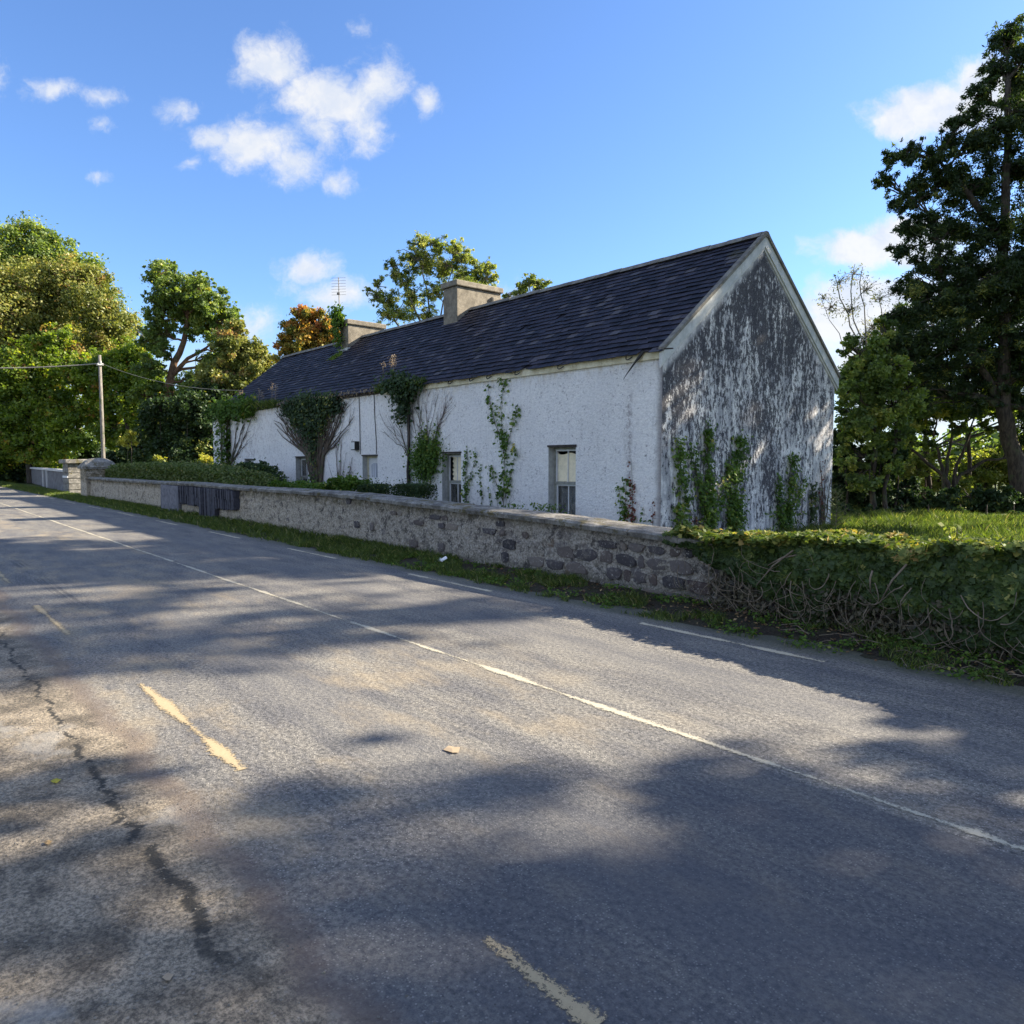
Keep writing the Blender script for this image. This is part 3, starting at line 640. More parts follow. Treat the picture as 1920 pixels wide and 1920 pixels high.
# windows
def window(a, c, z0, z1, style):
    y = YF + D - .10; wd = c - a
    b = MB(); t = .055
    b.box(a, a + t, y, y + .08, z0, z1); b.box(c - t, c, y, y + .08, z0, z1); b.box(a + t, c - t, y, y + .08, z1 - t, z1); b.box(a + t, c - t, y, y + .08, z0, z0 + t)
    zm = z0 + (z1 - z0) * .50
    b.box(a + t, c - t, y - .012, y + .03, zm - .03, zm + .03)
    fr = b.build('window', M['frame'] if style != 'small' else M['white'], cot)
    b = MB(); s = .035; ia, ic = a + t, c - t
    b.box(ia, ia + s, y + .01, y + .05, zm + .03, z1 - t); b.box(ic - s, ic, y + .01, y + .05, zm + .03, z1 - t); b.box(ia + s, ic - s, y + .01, y + .05, z1 - t - s, z1 - t)
    xm = (ia + ic) / 2; b.box(xm - .012, xm + .012, y + .012, y + .045, zm + .03, z1 - t - s)
    b.build('upper_sash', M['white'], fr)
    b = MB(); b.box(ia, ia + s, y + .03, y + .07, z0 + t, zm - .03); b.box(ic - s, ic, y + .03, y + .07, z0 + t, zm - .03)
    b.box(ia + s, ic - s, y + .03, y + .07, z0 + t, z0 + t + s); b.box(ia + s, ic - s, y + .03, y + .07, zm - .03 - s, zm - .03)
    b.box(xm - .012, xm + .012, y + .032, y + .065, z0 + t + s, zm - .03 - s); b.build('lower_sash', M['white'], fr)
    if style not in ('board', 'ragged'):
        b = MB(); b.box(ia + s, ic - s, y + .026, y + .030, zm + .03, z1 - t - s); b.build('pane', M['glass'], fr)
    b = MB(); b.box(ia + s, ic - s, y + .050, y + .054, z0 + t, zm - .03); b.build('pane', M['glass'], fr)
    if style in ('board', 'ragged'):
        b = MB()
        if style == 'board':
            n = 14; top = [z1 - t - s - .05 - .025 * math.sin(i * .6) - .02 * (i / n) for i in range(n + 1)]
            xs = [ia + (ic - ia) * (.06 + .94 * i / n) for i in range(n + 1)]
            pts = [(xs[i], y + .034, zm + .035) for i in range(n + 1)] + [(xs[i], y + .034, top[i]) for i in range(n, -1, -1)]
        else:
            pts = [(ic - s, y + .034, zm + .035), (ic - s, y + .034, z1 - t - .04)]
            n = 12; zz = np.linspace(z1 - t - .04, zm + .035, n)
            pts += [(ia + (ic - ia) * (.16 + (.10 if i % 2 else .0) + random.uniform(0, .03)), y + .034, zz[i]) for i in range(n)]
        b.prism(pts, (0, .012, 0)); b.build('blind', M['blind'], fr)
        b = MB(); n = 40; z00, z11 = z0 + t, zm - .03
        rows = [(ia + .06 + (ic - ia - .06) * i / n, y + .14 + .02 * math.sin(i * 1.3)) for i in range(n + 1)]
        b.add([(p[0], p[1], z) for p in rows for z in (z00, z11)], [(2 * i, 2 * i + 2, 2 * i + 3, 2 * i + 1) for i in range(n)]); b.build('curtain', M['curtain'] if style == 'board' else M['darkroom'], fr)
    elif style == 'brown':
        b = MB(); b.box(ia, ic, y + .10, y + .11, z0 + t, z1 - t); b.build('blind', M['brown'], fr)
    else:
        b = MB(); b.box(ia, ic, y + .10, y + .11, z1 - .42, z1 - .22); b.build('blind', M['blind'], fr)
    b = MB(); b.box(a - .03, c + .03, YF - .015, YF + .05, z1 + .002, z1 + .045, jit=.008)
    b.build('lintel', M['lintel'], fr)
    b = MB(); b.box(a - .04, c + .04, YF - .06, YF + D - .11, z0 - .06, z0 + .002); b.build('window_sill', M['reveal'], fr)
    return fr
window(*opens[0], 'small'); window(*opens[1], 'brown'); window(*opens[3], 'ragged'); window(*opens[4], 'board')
def door():
    a, c, z0, z1 = opens[2]; y = YF + D - .08
    b = MB(); t = .05; b.box(a, a + t, y - .02, y + .05, z0, z1); b.box(c - t, c, y - .02, y + .05, z0, z1); b.box(a + t, c - t, y - .02, y + .05, z1 - t, z1)
    fr = b.build('door_frame', M['fascia'], cot)
    ia, ic = a + t + .005, c - t - .005
    b = MB(); b.box(ia, ic, y, y + .045, z0, z1 - t - .005); dl = b.build('door', M['white'], cot)
    b = MB(); n = 10; xm = (ia + ic) / 2; hw = (ic - ia) * .32
    pts = [(xm - hw, y - .006, 1.20), (xm + hw, y - .006, 1.20)] + [(xm + hw * math.cos(k), y - .006, 1.55 + .10 * math.sin(k)) for k in np.linspace(0, math.pi, n)]
    b.prism(pts, (0, .004, 0)); b.build('glass_panel', M['curtain'], dl)
    b = MB(); pts = [(xm - .09, y - .006, .45), (xm + .09, y - .006, .45)] + [(xm + .09 * math.cos(k), y - .006, .92 + .08 * math.sin(k)) for k in np.linspace(0, math.pi, n)]
    b.prism(pts, (0, .004, 0)); b.build('dark_arched_panel', M['darkroom'], dl)
    b = MB(); b.box(ic - .09, ic - .06, y - .05, y - .008, .98, 1.12); b.build('handle', M['metalgrey'], dl)
    b = MB(); b.box(a - .03, c + .03, YF - .015, YF + .05, z1 + .002, z1 + .05, jit=.008); b.build('lintel', M['lintel'], fr)
door()

# tv aerial on the far chimney
ae = empty('tv_aerial', (-27.35, 14.32, 6.9), 'thin television aerial on a pole fixed to the far ivy covered chimney', 'aerial')
b = MB(); b.tube([(-27.35, 14.32, 6.9), (-27.37, 14.3, 9.0)], .022, 6); b.build('mast', M['metalgrey'], ae)
b = MB()
for k in range(7):
    z = 8.98 - k * .11; b.tube([(-27.37 - .22, 14.3 - .2, z), (-27.37 + .22, 14.3 + .2, z)], .006, 4)
b.build('antenna_rods', M['metalgrey'], ae)
b = MB(); b.box(-27.41, -27.33, 14.24, 14.32, 8.32, 8.40); b.build('clamp', M['black'], ae)

# ------------------------------------------------------------------ boundary wall
bw = empty('boundary_wall', (-18, 7.4, 0), 'low rubble stone wall with flat mossy coping along the road before the cottage', 'stone wall')
cx_ = [-38.8, -28, -24, -19.5, -14.3, -11, -9.6, -7.8, -5.2, 1, 14]; cz_ = [.98, 1.02, 1.06, 1.04, 1.07, .99, .97, .92, .82, .72, .7]
def ctop(x): return float(np.interp(x, cx_, cz_))
def wall_face():
    rn_ = []; b = MB(); xs = np.concatenate([np.arange(-37.7, -15, .14), np.arange(-15, 13.9, .06)]); nz = 16; vs = []
    for x in xs:
        H = ctop(x) - .09
        for k in range(nz + 1):
            z = -.08 + (H + .08) * k / nz
            d1, _ = mnoise.voronoi(Vector((x * 3.6 + .3 * mnoise.noise(Vector((x * 3, z * 3, 0))), 0, z * 6.5)))
            bump = min(.03, (d1[1] - d1[0]) * .04) + .03 * mnoise.noise(Vector((x * 9, 1, z * 9)))
            y = 7.24 + .05 * (z / max(H, .1)) - bump + .03 * mnoise.noise(Vector((x * .8, 0, z)))
            vs.append((x, y, z))
    n = nz + 1; b.add(vs, [(i * n + k, (i + 1) * n + k, (i + 1) * n + k + 1, i * n + k + 1) for i in range(len(xs) - 1) for k in range(nz)])
    # back face and ends
    for i in range(0, len(xs) - 1, 8):
        x0, x1 = xs[i], xs[min(i + 8, len(xs) - 1)]
        b.quad((x1, 7.66, -.1), (x0, 7.66, -.1), (x0, 7.66, ctop(x0) - .08), (x1, 7.66, ctop(x1) - .08))
    sm = len(b.f); rs = random.Random(31)
    z = .04
    while z < .92:
        h = rs.uniform(.09, .19); x = -14.0
        while x < 3:
            wd = rs.uniform(.12, .42); pr = np.interp(x, [-14, -10, -7.5, -5.5, 0], [.06, .20, .50, .80, .80])
            if rs.random() < pr and z + h < ctop(x) - .10:
                n = 10; cxs, czs = x + wd / 2, z + h / 2; ring = []
                yb = 7.24 + .05 * (czs / max(ctop(x), .1)) - .02; out = rs.uniform(.002, .016)
                ax, az = wd / 2 - .012, h / 2 - .010; ja = [rs.uniform(.74, 1.06) for _ in range(n)]; sk_ = rs.uniform(-.25, .25)
                for lev, (sc_, dy) in enumerate([(1.0, .03), (.98, -out * .7), (.88, -out)]):
                    for k in range(n):
                        a = 2 * math.pi * k / n; ca, sa = math.cos(a), math.sin(a); pw = (abs(ca) ** 9 + abs(sa) ** 9) ** (-1 / 9.)
                        ring.append((cxs + (ax * ca + sk_ * az * sa) * pw * ja[k] * sc_, yb + dy + rs.uniform(-.003, .003), czs + az * sa * pw * ja[k] * sc_))
                b.add(ring, [(l * n + k, l * n + (k + 1) % n, (l + 1) * n + (k + 1) % n, (l + 1) * n + k) for l in (0, 1) for k in range(n)] + [tuple(range(2 * n, 3 * n))], 1)
                r_ = rs.random(); rn_.extend([r_] * (2 * n + 1))
            x += wd + .015
        z += h + .012
    o = b.build('stone_face', [M['rubble'], M['stone']], bw, smooth=True)
    a_ = o.data.attributes.new('rnd', 'FLOAT', 'FACE'); a_.data.foreach_set('value', [0.0] * sm + rn_); return o
wall_face()
def coping():
    b = MB(); x = -37.62
    while x < 13.8:
        ln = random.uniform(.55, .95) if x > -20 else random.uniform(1.1, 1.8)
        x1 = min(x + ln, 13.9); dz = random.uniform(-.010, .010); dy = random.uniform(-.02, .02); n = 6
        vs = []; th = .075
        for i in range(n + 1):
            xx = x + .004 + (x1 - x - .008) * i / n; zt = ctop(xx) + dz
            jn = lambda s: .012 * mnoise.noise(Vector((xx * 5, s, 0)))
            vs += [(xx, 7.17 + dy + jn(1) * 2, zt - th - .02), (xx, 7.15 + dy + jn(2) * 2, zt - .035 + jn(3)), (xx, 7.19 + dy + jn(2), zt - .01 + jn(4)), (xx, 7.45, zt + .012 + jn(5)), (xx, 7.72, zt + jn(6)), (xx, 7.74, zt - th)]
        fs = [(i * 6 + k, (i + 1) * 6 + k, (i + 1) * 6 + k + 1, i * 6 + k + 1) for i in range(n) for k in range(5)] + [(0, 1, 2, 3, 4, 5), tuple(n * 6 + k for k in (5, 4, 3, 2, 1, 0))] + [(i * 6 + 5, (i + 1) * 6 + 5, (i + 1) * 6, i * 6) for i in range(n)]
        b.add(vs, fs); x = x1
    return b.build('coping', M['coping'], bw)
coping()
# blocked gateway: dark slate slabs on edge, T shaped
b = MB(); x = -24.45
while x < -19.62:
    wdt = random.uniform(.05, .13); mid = -22.4 < x < -21.15
    z0 = (.02 if mid else .40 + random.uniform(-.03, .03)); z1 = ctop(x) - .10 - random.uniform(0, .03)
    yf = 7.13 - random.uniform(0, .05)
    if random.random() < .35 and not mid:
        zc = z0 + (z1 - z0) * random.uniform(.35, .65); b.box(x + .004, x + wdt - .004, yf, 7.27, z0, zc, jit=.006); b.box(x + .006, x + wdt - .006, yf - .02, 7.27, zc + .02, z1, jit=.006)
    else: b.box(x + .004, x + wdt - .004, yf, 7.27, z0, z1, jit=.006)
    x += wdt
b.build('slate_infill', M['slab'], bw)
b = MB(); b.box(-26.4, -24.5, 7.14, 7.25, .02, .93, jit=.01); b.build('patched_render', M['slabgrey'], bw, bevel=.02)

gp = empty('gate_pillar', (-38.2, 7.7, 0), 'squat stone gate pillar with rounded mossy cap at the end of the wall', 'pillar', None)
b = MB(); b.box(-38.8, -37.63, 7.08, 8.35, 0, 1.42); b.build('shaft', M['rubble'], gp, bevel=.04)
b = MB(); vs = []; nx = 12
for i in range(nx + 1):
    for j in range(nx + 1):
        u, v = i / nx * 2 - 1, j / nx * 2 - 1
        h = max(0, (1 - abs(u) ** 2.2)) ** .6 * max(0, (1 - abs(v) ** 2.2)) ** .6
        vs.append((-38.215 + u * .68, 7.715 + v * .73, 1.44 + .42 * h + .02 * mnoise.noise(Vector((u * 3, v * 3, 0)))))
b.add(vs, [(i * (nx + 1) + j, (i + 1) * (nx + 1) + j, (i + 1) * (nx + 1) + j + 1, i * (nx + 1) + j + 1) for i in range(nx) for j in range(nx)])
b.box(-38.88, -37.55, 6.99, 8.43, 1.36, 1.44); b.build('cap', M['coping'], gp, smooth=False)
gq = empty('gate_pillar', (-44, 7.8, 0), 'tall square gate pillar built of stacked stone blocks beyond the rounded one', 'pillar', None)
b = MB(); z = 0; 
while z < 1.55:
    h = random.uniform(.24, .32); b.box(-44.6, -43.2, 7.35, 8.15, z + .008, min(z + h - .008, 1.6), jit=.015); z += h
b.box(-44.55, -43.25, 7.4, 8.1, 0, 1.6); b.build('stone_blocks', M['coping'], gq, bevel=.02)
b = MB(); b.box(-44.75, -43.05, 7.2, 8.3, 1.60, 1.80, jit=.02); b.build('cap', M['coping'], gq, bevel=.03)
b = MB(); b.box(-44.5, -43.18, 7.31, 7.34, .86, .96); b.build('white_band', M['white'], gq)
# low concrete wall beyond
lw = empty('low_roadside_wall', (-58, 8.5, 0), 'low panelled concrete wall with white posts running back beyond the gate pillars', 'wall')
p0 = np.array([-45.3, 7.8]); p1 = np.array([-75.0, 9.6]); dv = (p1 - p0); Ln = np.linalg.norm(dv); dv /= Ln; nv = np.array([-dv[1], dv[0]])
def seg(b, s0, s1, h0, h1, z0, z1):
    q = [p0 + dv * s0 + nv * h0, p0 + dv * s1 + nv * h0, p0 + dv * s1 + nv * h1, p0 + dv * s0 + nv * h1]
    b.add([(*c, z0) for c in q] + [(*c, z1) for c in q], [(3, 2, 1, 0), (4, 5, 6, 7), (0, 1, 5, 4), (1, 2, 6, 5), (2, 3, 7, 6), (3, 0, 4, 7)])
b = MB(); seg(b, 0, Ln, -.07, .07, 0, 1.12); b.build('panel', M['lowwall'], lw)
b = MB(); seg(b, -.1, Ln + .1, -.16, .16, 1.123, 1.25); b.build('coping', M['whitecement'], lw)
for s in (.3, 11, 13.5, Ln - .2):
    b = MB(); seg(b, s - .17, s + .17, -.14, .14, 0, 1.12); b.build('post', M['whitecement'], lw)

# ------------------------------------------------------------------ pole and wires
pl = empty('utility_pole', (-49.1, 10.2, 0), 'wooden electricity pole standing behind the gate pillars against the trees', 'pole')
b = MB(); b.tube([(-49.1, 10.2, 0), (-49.1, 10.2, 4), (-49.1, 10.2, 7.9)], [.12, .105, .085], 10); b.build('shaft', M['pole'], pl, smooth=True)
b = MB(); b.box(-49.3, -48.9, 10.05, 10.35, 7.30, 7.42); b.tube([(-49.3, 10.2, 7.42), (-49.3, 10.2, 7.55)], .05, 8); b.tube([(-48.9, 10.2, 7.42), (-48.9, 10.2, 7.55)], .05, 8)
b.build('insulator_bracket', M['whitecement'], pl)
def wire(name, a, c, sag, label, r=.02):
    a, c = np.array(a, float), np.array(c, float)
    pts = [a + (c - a) * t + np.array([0, 0, -sag * 4 * t * (1 - t)]) for t in np.linspace(0, 1, 16)]
    b = MB(); b.tube(pts, r, 5); o = b.build(name, M['wire'], None, base=tuple(a), smooth=True); tag(o, label, 'cable'); return o
wire('power_cable', (-49.1, 10.1, 7.4), (-56, -4, 7.6), .55, 'pale overhead cable running left from the wooden pole across the road', .035)
wire('power_cable', (-49.0, 10.3, 7.4), (-34.6, 15.0, 5.2), .6, 'thin dark cable sagging from the wooden pole towards the cottage', .012)

# ------------------------------------------------------------------ trees
LEAF_MULT = 1.8
def rand_dirs(n, r):
    v = r.normal(size=(n, 3)); return v / np.linalg.norm(v, axis=1, keepdims=True)
def crown(blobs, nleaf, size, r, clump=.42, tone=.22, droop=.0, fill=.55, sub=9):
    """leaf centres in sub-clumps spread through each blob; returns C,N,S,rnd and clump list"""
    C, NN, S, R, clumps = [], [], [], [], []
    wts = np.array([b_[1][0] * b_[1][1] * b_[1][2] for b_ in blobs]) ** (2 / 3.); wts /= wts.sum()
    for (c, rad), wt in zip(blobs, wts):
        c = np.array(c, float); rad = np.array(rad, float)
        ns = max(5, int(sub * (rad.mean() ** 1.0) * 4.2))
        dirs = rand_dirs(ns, r); rr = fill + (1.08 - fill) * r.random(ns); wsp = r.random(ns) < .22; rr[wsp] = r.uniform(1.05, 1.32, wsp.sum())
        cc = c + dirs * rad * rr[:, None]
        nl = max(6, int(nleaf * wt / ns))
        for q, d, ws in zip(cc, dirs, wsp):
            rs = rad.mean() * clump * r.uniform(.5, 1.1) * (.55 if ws else 1)
            k = int(nl * r.uniform(.4, 1.6) * (.3 if ws else 1)) + 1
            off = r.normal(size=(k, 3)) * .55; off *= np.array([rs, rs, rs * .78])
            off[:, 2] -= droop * (off[:, 0] ** 2 + off[:, 1] ** 2) / max(rs, .1)
            C.append(q + off); t = r.normal(.45, tone)
            nn = np.array([0, 0, .45]) + d * .5 + r.normal(size=(k, 3)) * .75
            NN.append(nn); S.append(size * r.uniform(.6, 1.3, k)); R.append(np.clip(t + r.normal(0, .16, k), 0, 1)); clumps.append((q, c, rs))
    return np.concatenate(C), np.concatenate(NN), np.concatenate(S), np.concatenate(R), clumps
def curve(a, c, r, wob, n=5, up=.15):
    a, c = np.array(a, float), np.array(c, float); L_ = np.linalg.norm(c - a); pts = []
    for t in np.linspace(0, 1, n):
        p = a + (c - a) * t; p = p + np.array([0, 0, up * L_ * math.sin(t * math.pi) * .5]); 
        if 0 < t < 1: p = p + r.normal(size=3) * wob * L_
        pts.append(p)
    return pts
def tree(name, label, cat, group, trunks, blobs, nleaf, size, leaf, bark, seed, tr=.25, tpl=LEAF, clump=.42, fill=.5, twigs=True, droop=0., tone=.22, sub=9, twigr=.018, twig_every=1):
    r = np.random.default_rng(seed)
    base = trunks[0][0]
    root = empty(name, (float(base[0]), float(base[1]), float(base[2])), label, cat, group)
    C, NN, S, R, cl = crown(blobs, int(nleaf * LEAF_MULT), size, r, clump, tone, droop, fill, sub)
    o = link('crown', leafmesh('crown', C, NN, S, tpl, R, r), leaf, root)
    b = MB(); nodes = []
    for tk in trunks:
        tk = [np.asarray(p, float) for p in tk]; n = len(tk)
        # refine with wobble
        P = [tk[0]]
        for i in range(n - 1):
            for t in (.33, .66, 1): P.append(tk[i] + (tk[i + 1] - tk[i]) * t + (r.normal(size=3) * .03 * np.linalg.norm(tk[i + 1] - tk[i]) if t < 1 else 0))
        trk = tr if tk[0] is trunks[0][0] or abs(tk[0][2]) > .5 or len(trunks) < 2 else tr * .8
        if tk[0] is not trunks[0][0] and abs(tk[0][2]) > .5: trk = tr * .48
        rad = [trk * (1.25 if i == 0 and tk[0][2] < .5 else 1) * (1 - .72 * i / (len(P) - 1)) for i in range(len(P))]
        b.tube(P, rad, 9); nodes += [(P[i], rad[i]) for i in range(len(P) // 3, len(P))]
    br = []
    for (c, rd) in blobs:
        c = np.array(c, float)
        ds = [np.linalg.norm(p - c) + max(0, p[2] - c[2]) * 1.5 for p, _ in nodes]; k = int(np.argmin(ds)); p, pr = nodes[k]
        cv = curve(p, c, r, .05, 6); r0 = min(pr * .75, .05 + .02 * np.linalg.norm(c - p)); b.tube(cv, [r0 * (1 - .7 * i / 5) for i in range(6)], 6); br.append((cv, r0))
    if twigs:
        for i, (q, c, rs) in enumerate(cl):
            if i % twig_every: continue
            bi = min(range(len(br)), key=lambda j: np.linalg.norm(br[j][0][-1] - c)); cv = br[bi][0]
            s = cv[r.integers(2, 6)]; t = curve(s, q, r, .06, 4); b.tube(t, [twigr * 1.6, twigr * 1.2, twigr * .8, twigr * .4], 4)
    b.build('trunk', bark, root, smooth=True)
    return root
def B(Y, lst, sy=1.0, jit=0.12, seed=0, zs=1.0):
    """crown blobs from bearing/height samples of the tree at distance Y (radius in the same units)"""
    r = np.random.default_rng(seed + int(Y * 10)); out = []
    for (px, py, rp) in lst:
        rad = rp * Y / F_PX; yy = Y + r.uniform(-1, 1) * rad * jit * 6; c = at(px, py, yy); out.append((c, (rad, rad * sy, rad * .85 * zs)))
    return out
def T(Y, *pts):
    out = [at(px, py, Y) for (px, py) in pts]
    if pts[0][1] >= 860: out[0] = np.array([out[0][0], out[0][1], 0.0])
    return out

G1 = 'tall roadside trees on the left'
tree('broadleaf_tree', 'tallest pale green tree crowning the top left of the tree belt', 'tree', G1, [T(76, (40, 900), (40, 700), (50, 520))],
     B(76, [(20, 480, 58), (95, 480, 42), (-60, 500, 80), (55, 450, 40), (150, 510, 38), (30, 560, 90), (140, 590, 70)], seed=1), 42000, .30, L['ash'], M['bark'], 11, .45, LEAF, sub=6)
tree('broadleaf_tree', 'large olive brown tree thinning in autumn above the bright green one on the left', 'tree', G1, [T(64, (70, 900), (80, 760), (90, 600)), T(64, (150, 900), (140, 740), (170, 620))],
     B(64, [(55, 560, 62), (120, 535, 48), (170, 565, 42), (205, 610, 42), (-40, 600, 90), (110, 640, 70), (0, 690, 60), (215, 670, 38), (160, 680, 50), (60, 720, 60), (180, 520, 22)], seed=2), 70000, .25, L['olive'], M['greybark'], 12, .3, LEAF, sub=8)
tree('broadleaf_tree', 'bright green sycamore with low sunlit branches left of the wooden pole', 'tree', G1, [T(58, (60, 900), (60, 800), (80, 720))],
     B(58, [(20, 690, 40), (70, 665, 36), (140, 690, 34), (175, 725, 26), (110, 630, 24), (40, 760, 62), (110, 745, 45), (-60, 760, 90), (60, 830, 48), (125, 810, 42), (-30, 850, 60), (165, 770, 36), (20, 700, 45), (95, 850, 34), (0, 800, 55)], seed=3), 60000, .25, L['syca'], M['bark'], 13, .3, LEAF, sub=9, clump=.36)
tree('broadleaf_tree', 'bright green sycamore just behind and right of the wooden pole', 'tree', G1, [T(57, (235, 895), (235, 780), (240, 680))],
     B(57, [(215, 690, 36), (250, 665, 30), (265, 715, 32), (225, 745, 38), (262, 770, 30), (215, 805, 34), (255, 820, 28), (180, 700, 30), (280, 745, 18)], seed=4), 32000, .24, L['syca'], M['bark'], 14, .25, LEAF, sub=9, clump=.38)
tree('broadleaf_tree', 'tree with thick brown leaning trunk left of the cottage', 'tree', G1, [T(55, (315, 890), (312, 770), (322, 700), (345, 640), (350, 560)), T(55, (322, 705), (352, 672), (400, 640))],
     B(55, [(290, 600, 20), (300, 515, 26), (330, 540, 36), (372, 530, 24), (390, 560, 32), (345, 590, 42), (300, 570, 28), (425, 590, 28), (385, 610, 36), (295, 625, 26), (420, 640, 26), (305, 660, 18), (312, 500, 16), (285, 640, 22), (282, 690, 26), (300, 725, 20), (400, 680, 30), (430, 705, 28), (375, 725, 28), (440, 670, 26), (335, 740, 20), (270, 740, 24)], seed=5), 46000, .20, L['ash'], M['redbark'], 15, .42, LEAF, sub=10, clump=.30, fill=.35)
tree('broadleaf_tree', 'brownish green tree rising behind the far end of the cottage', 'tree', G1, [T(50, (450, 880), (450, 760), (455, 680))],
     B(50, [(432, 640, 30), (455, 660, 32), (480, 690, 32), (425, 700, 36), (500, 720, 26), (460, 740, 40), (400, 720, 30), (440, 615, 18)], seed=6), 32000, .19, L['olive'], M['bark'], 16, .2, LEAF, sub=10, clump=.36)
tree('broadleaf_tree', 'dull green tree filling the back of the belt behind the leaning trunk', 'tree', G1, [T(82, (300, 895), (300, 760), (305, 700)), T(82, (470, 895), (470, 760), (480, 720))],
     B(82, [(270, 700, 34), (290, 740, 40), (330, 770, 44), (385, 740, 36), (400, 700, 28), (430, 745, 36), (480, 745, 34), (520, 740, 26), (230, 640, 24), (250, 610, 18), (350, 720, 24), (450, 690, 26), (505, 700, 20), (440, 800, 40)], seed=31), 26000, .28, L['ash'], M['bark'], 44, .3, LEAF, sub=7, clump=.36)
G2 = 'dark evergreen bushes left of the cottage'
def bushes(lst, Y, label, leaf, n, size, seed, cat='bush', name='bush', group=None, **k):
    bl = B(Y, lst, seed=seed); c = at(lst[0][0], 900, Y)
    return tree(name, label, cat, group, [[(b_[0][0], b_[0][1], 0), (b_[0][0], b_[0][1], max(.4, b_[0][2]))] for b_ in bl], bl, n, size, leaf, M['bark'], seed, .05, sub=k.pop('sub', 9), **k)
bushes([(350, 800, 46), (390, 780, 42), (330, 850, 40), (375, 850, 40), (400, 830, 30), (405, 750, 30), (350, 760, 30), (375, 745, 26), (300, 770, 26)], 48, 'large dark evergreen bush beside the far end of the cottage', L['dark'], 22000, .2, 21, group=G2)
bushes([(300, 790, 36), (275, 840, 36), (300, 870, 30), (260, 880, 26), (310, 830, 34)], 50, 'dark evergreen bush below the leaning trunk', L['dark'], 16000, .22, 22, group=G2)
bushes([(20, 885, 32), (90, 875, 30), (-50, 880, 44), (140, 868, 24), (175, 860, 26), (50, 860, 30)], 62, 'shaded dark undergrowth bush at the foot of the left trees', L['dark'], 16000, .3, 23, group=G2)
bushes([(215, 865, 24), (235, 880, 20), (190, 880, 20), (240, 850, 20)], 54, 'dark evergreen bush behind the wooden pole', L['dark'], 7000, .24, 24, group=G2)
GY = 'small yellow bushes lit at the foot of the left trees'
bushes([(298, 862, 10), (305, 868, 8)], 45, 'small yellow lit bush seen above the middle of the long hedge', L['yellow'], 500, .17, 25, group=GY, clump=.6)
bushes([(392, 866, 12), (380, 860, 9), (398, 872, 9)], 40, 'small yellow lit bush touching the far corner of the cottage', L['yellow'], 700, .15, 26, group=GY, clump=.6)
bushes([(240, 828, 12), (246, 815, 9)], 46, 'small yellow green bush right of the wooden pole', L['yellow'], 500, .18, 27, group=GY, clump=.6)
tree('autumn_tree', 'orange and gold autumn tree behind the far chimney', 'tree', None, [T(43, (580, 880), (580, 700), (582, 640)), T(43, (600, 880), (612, 660))],
     B(43, [(575, 595, 22), (600, 600, 20), (555, 620, 24), (590, 630, 28), (618, 612, 20), (540, 645, 22), (570, 660, 30), (615, 650, 26), (630, 630, 18), (530, 670, 16)], seed=8), 24000, .16, L['orange'], M['bark'], 28, .15, LEAF, clump=.38)
tree('ash_tree', 'loose many stemmed ash tree behind the roof between the two chimneys', 'tree', None,
     [T(39, (800, 880), (800, 640), (770, 560), (745, 500)), T(39, (810, 880), (808, 620), (800, 540), (790, 460)), T(39, (815, 880), (825, 600), (850, 500)), T(39, (790, 880), (770, 650), (730, 580), (705, 550)), T(39, (825, 880), (860, 590), (895, 510))],
     B(39, [(790, 455, 24), (820, 462, 22), (850, 465, 24), (770, 490, 24), (800, 500, 30), (840, 500, 28), (870, 485, 22), (895, 510, 24), (915, 500, 16), (738, 498, 16), (745, 520, 16), (710, 528, 13), (705, 555, 16), (730, 560, 22), (750, 585, 24), (775, 560, 26), (765, 530, 18), (815, 545, 22), (870, 530, 26), (905, 535, 22), (925, 520, 12), (690, 545, 9), (800, 590, 24), (720, 590, 18), (850, 555, 22)], seed=9),
     22000, .14, L['pale'], M['greybark'], 29, .09, LONG, clump=.30, fill=.2, tone=.28, sub=12)
tree('young_tree', 'sparse pale tree top showing over the ridge right of the near chimney', 'tree', None, [T(33, (990, 880), (990, 600), (992, 530))],
     B(33, [(992, 530, 15), (972, 545, 12), (1010, 538, 14), (1025, 530, 8), (955, 556, 10), (1000, 560, 22)], seed=10), 1500, .19, L['pale'], M['greybark'], 30, .07, LONG, clump=.45, fill=.3)

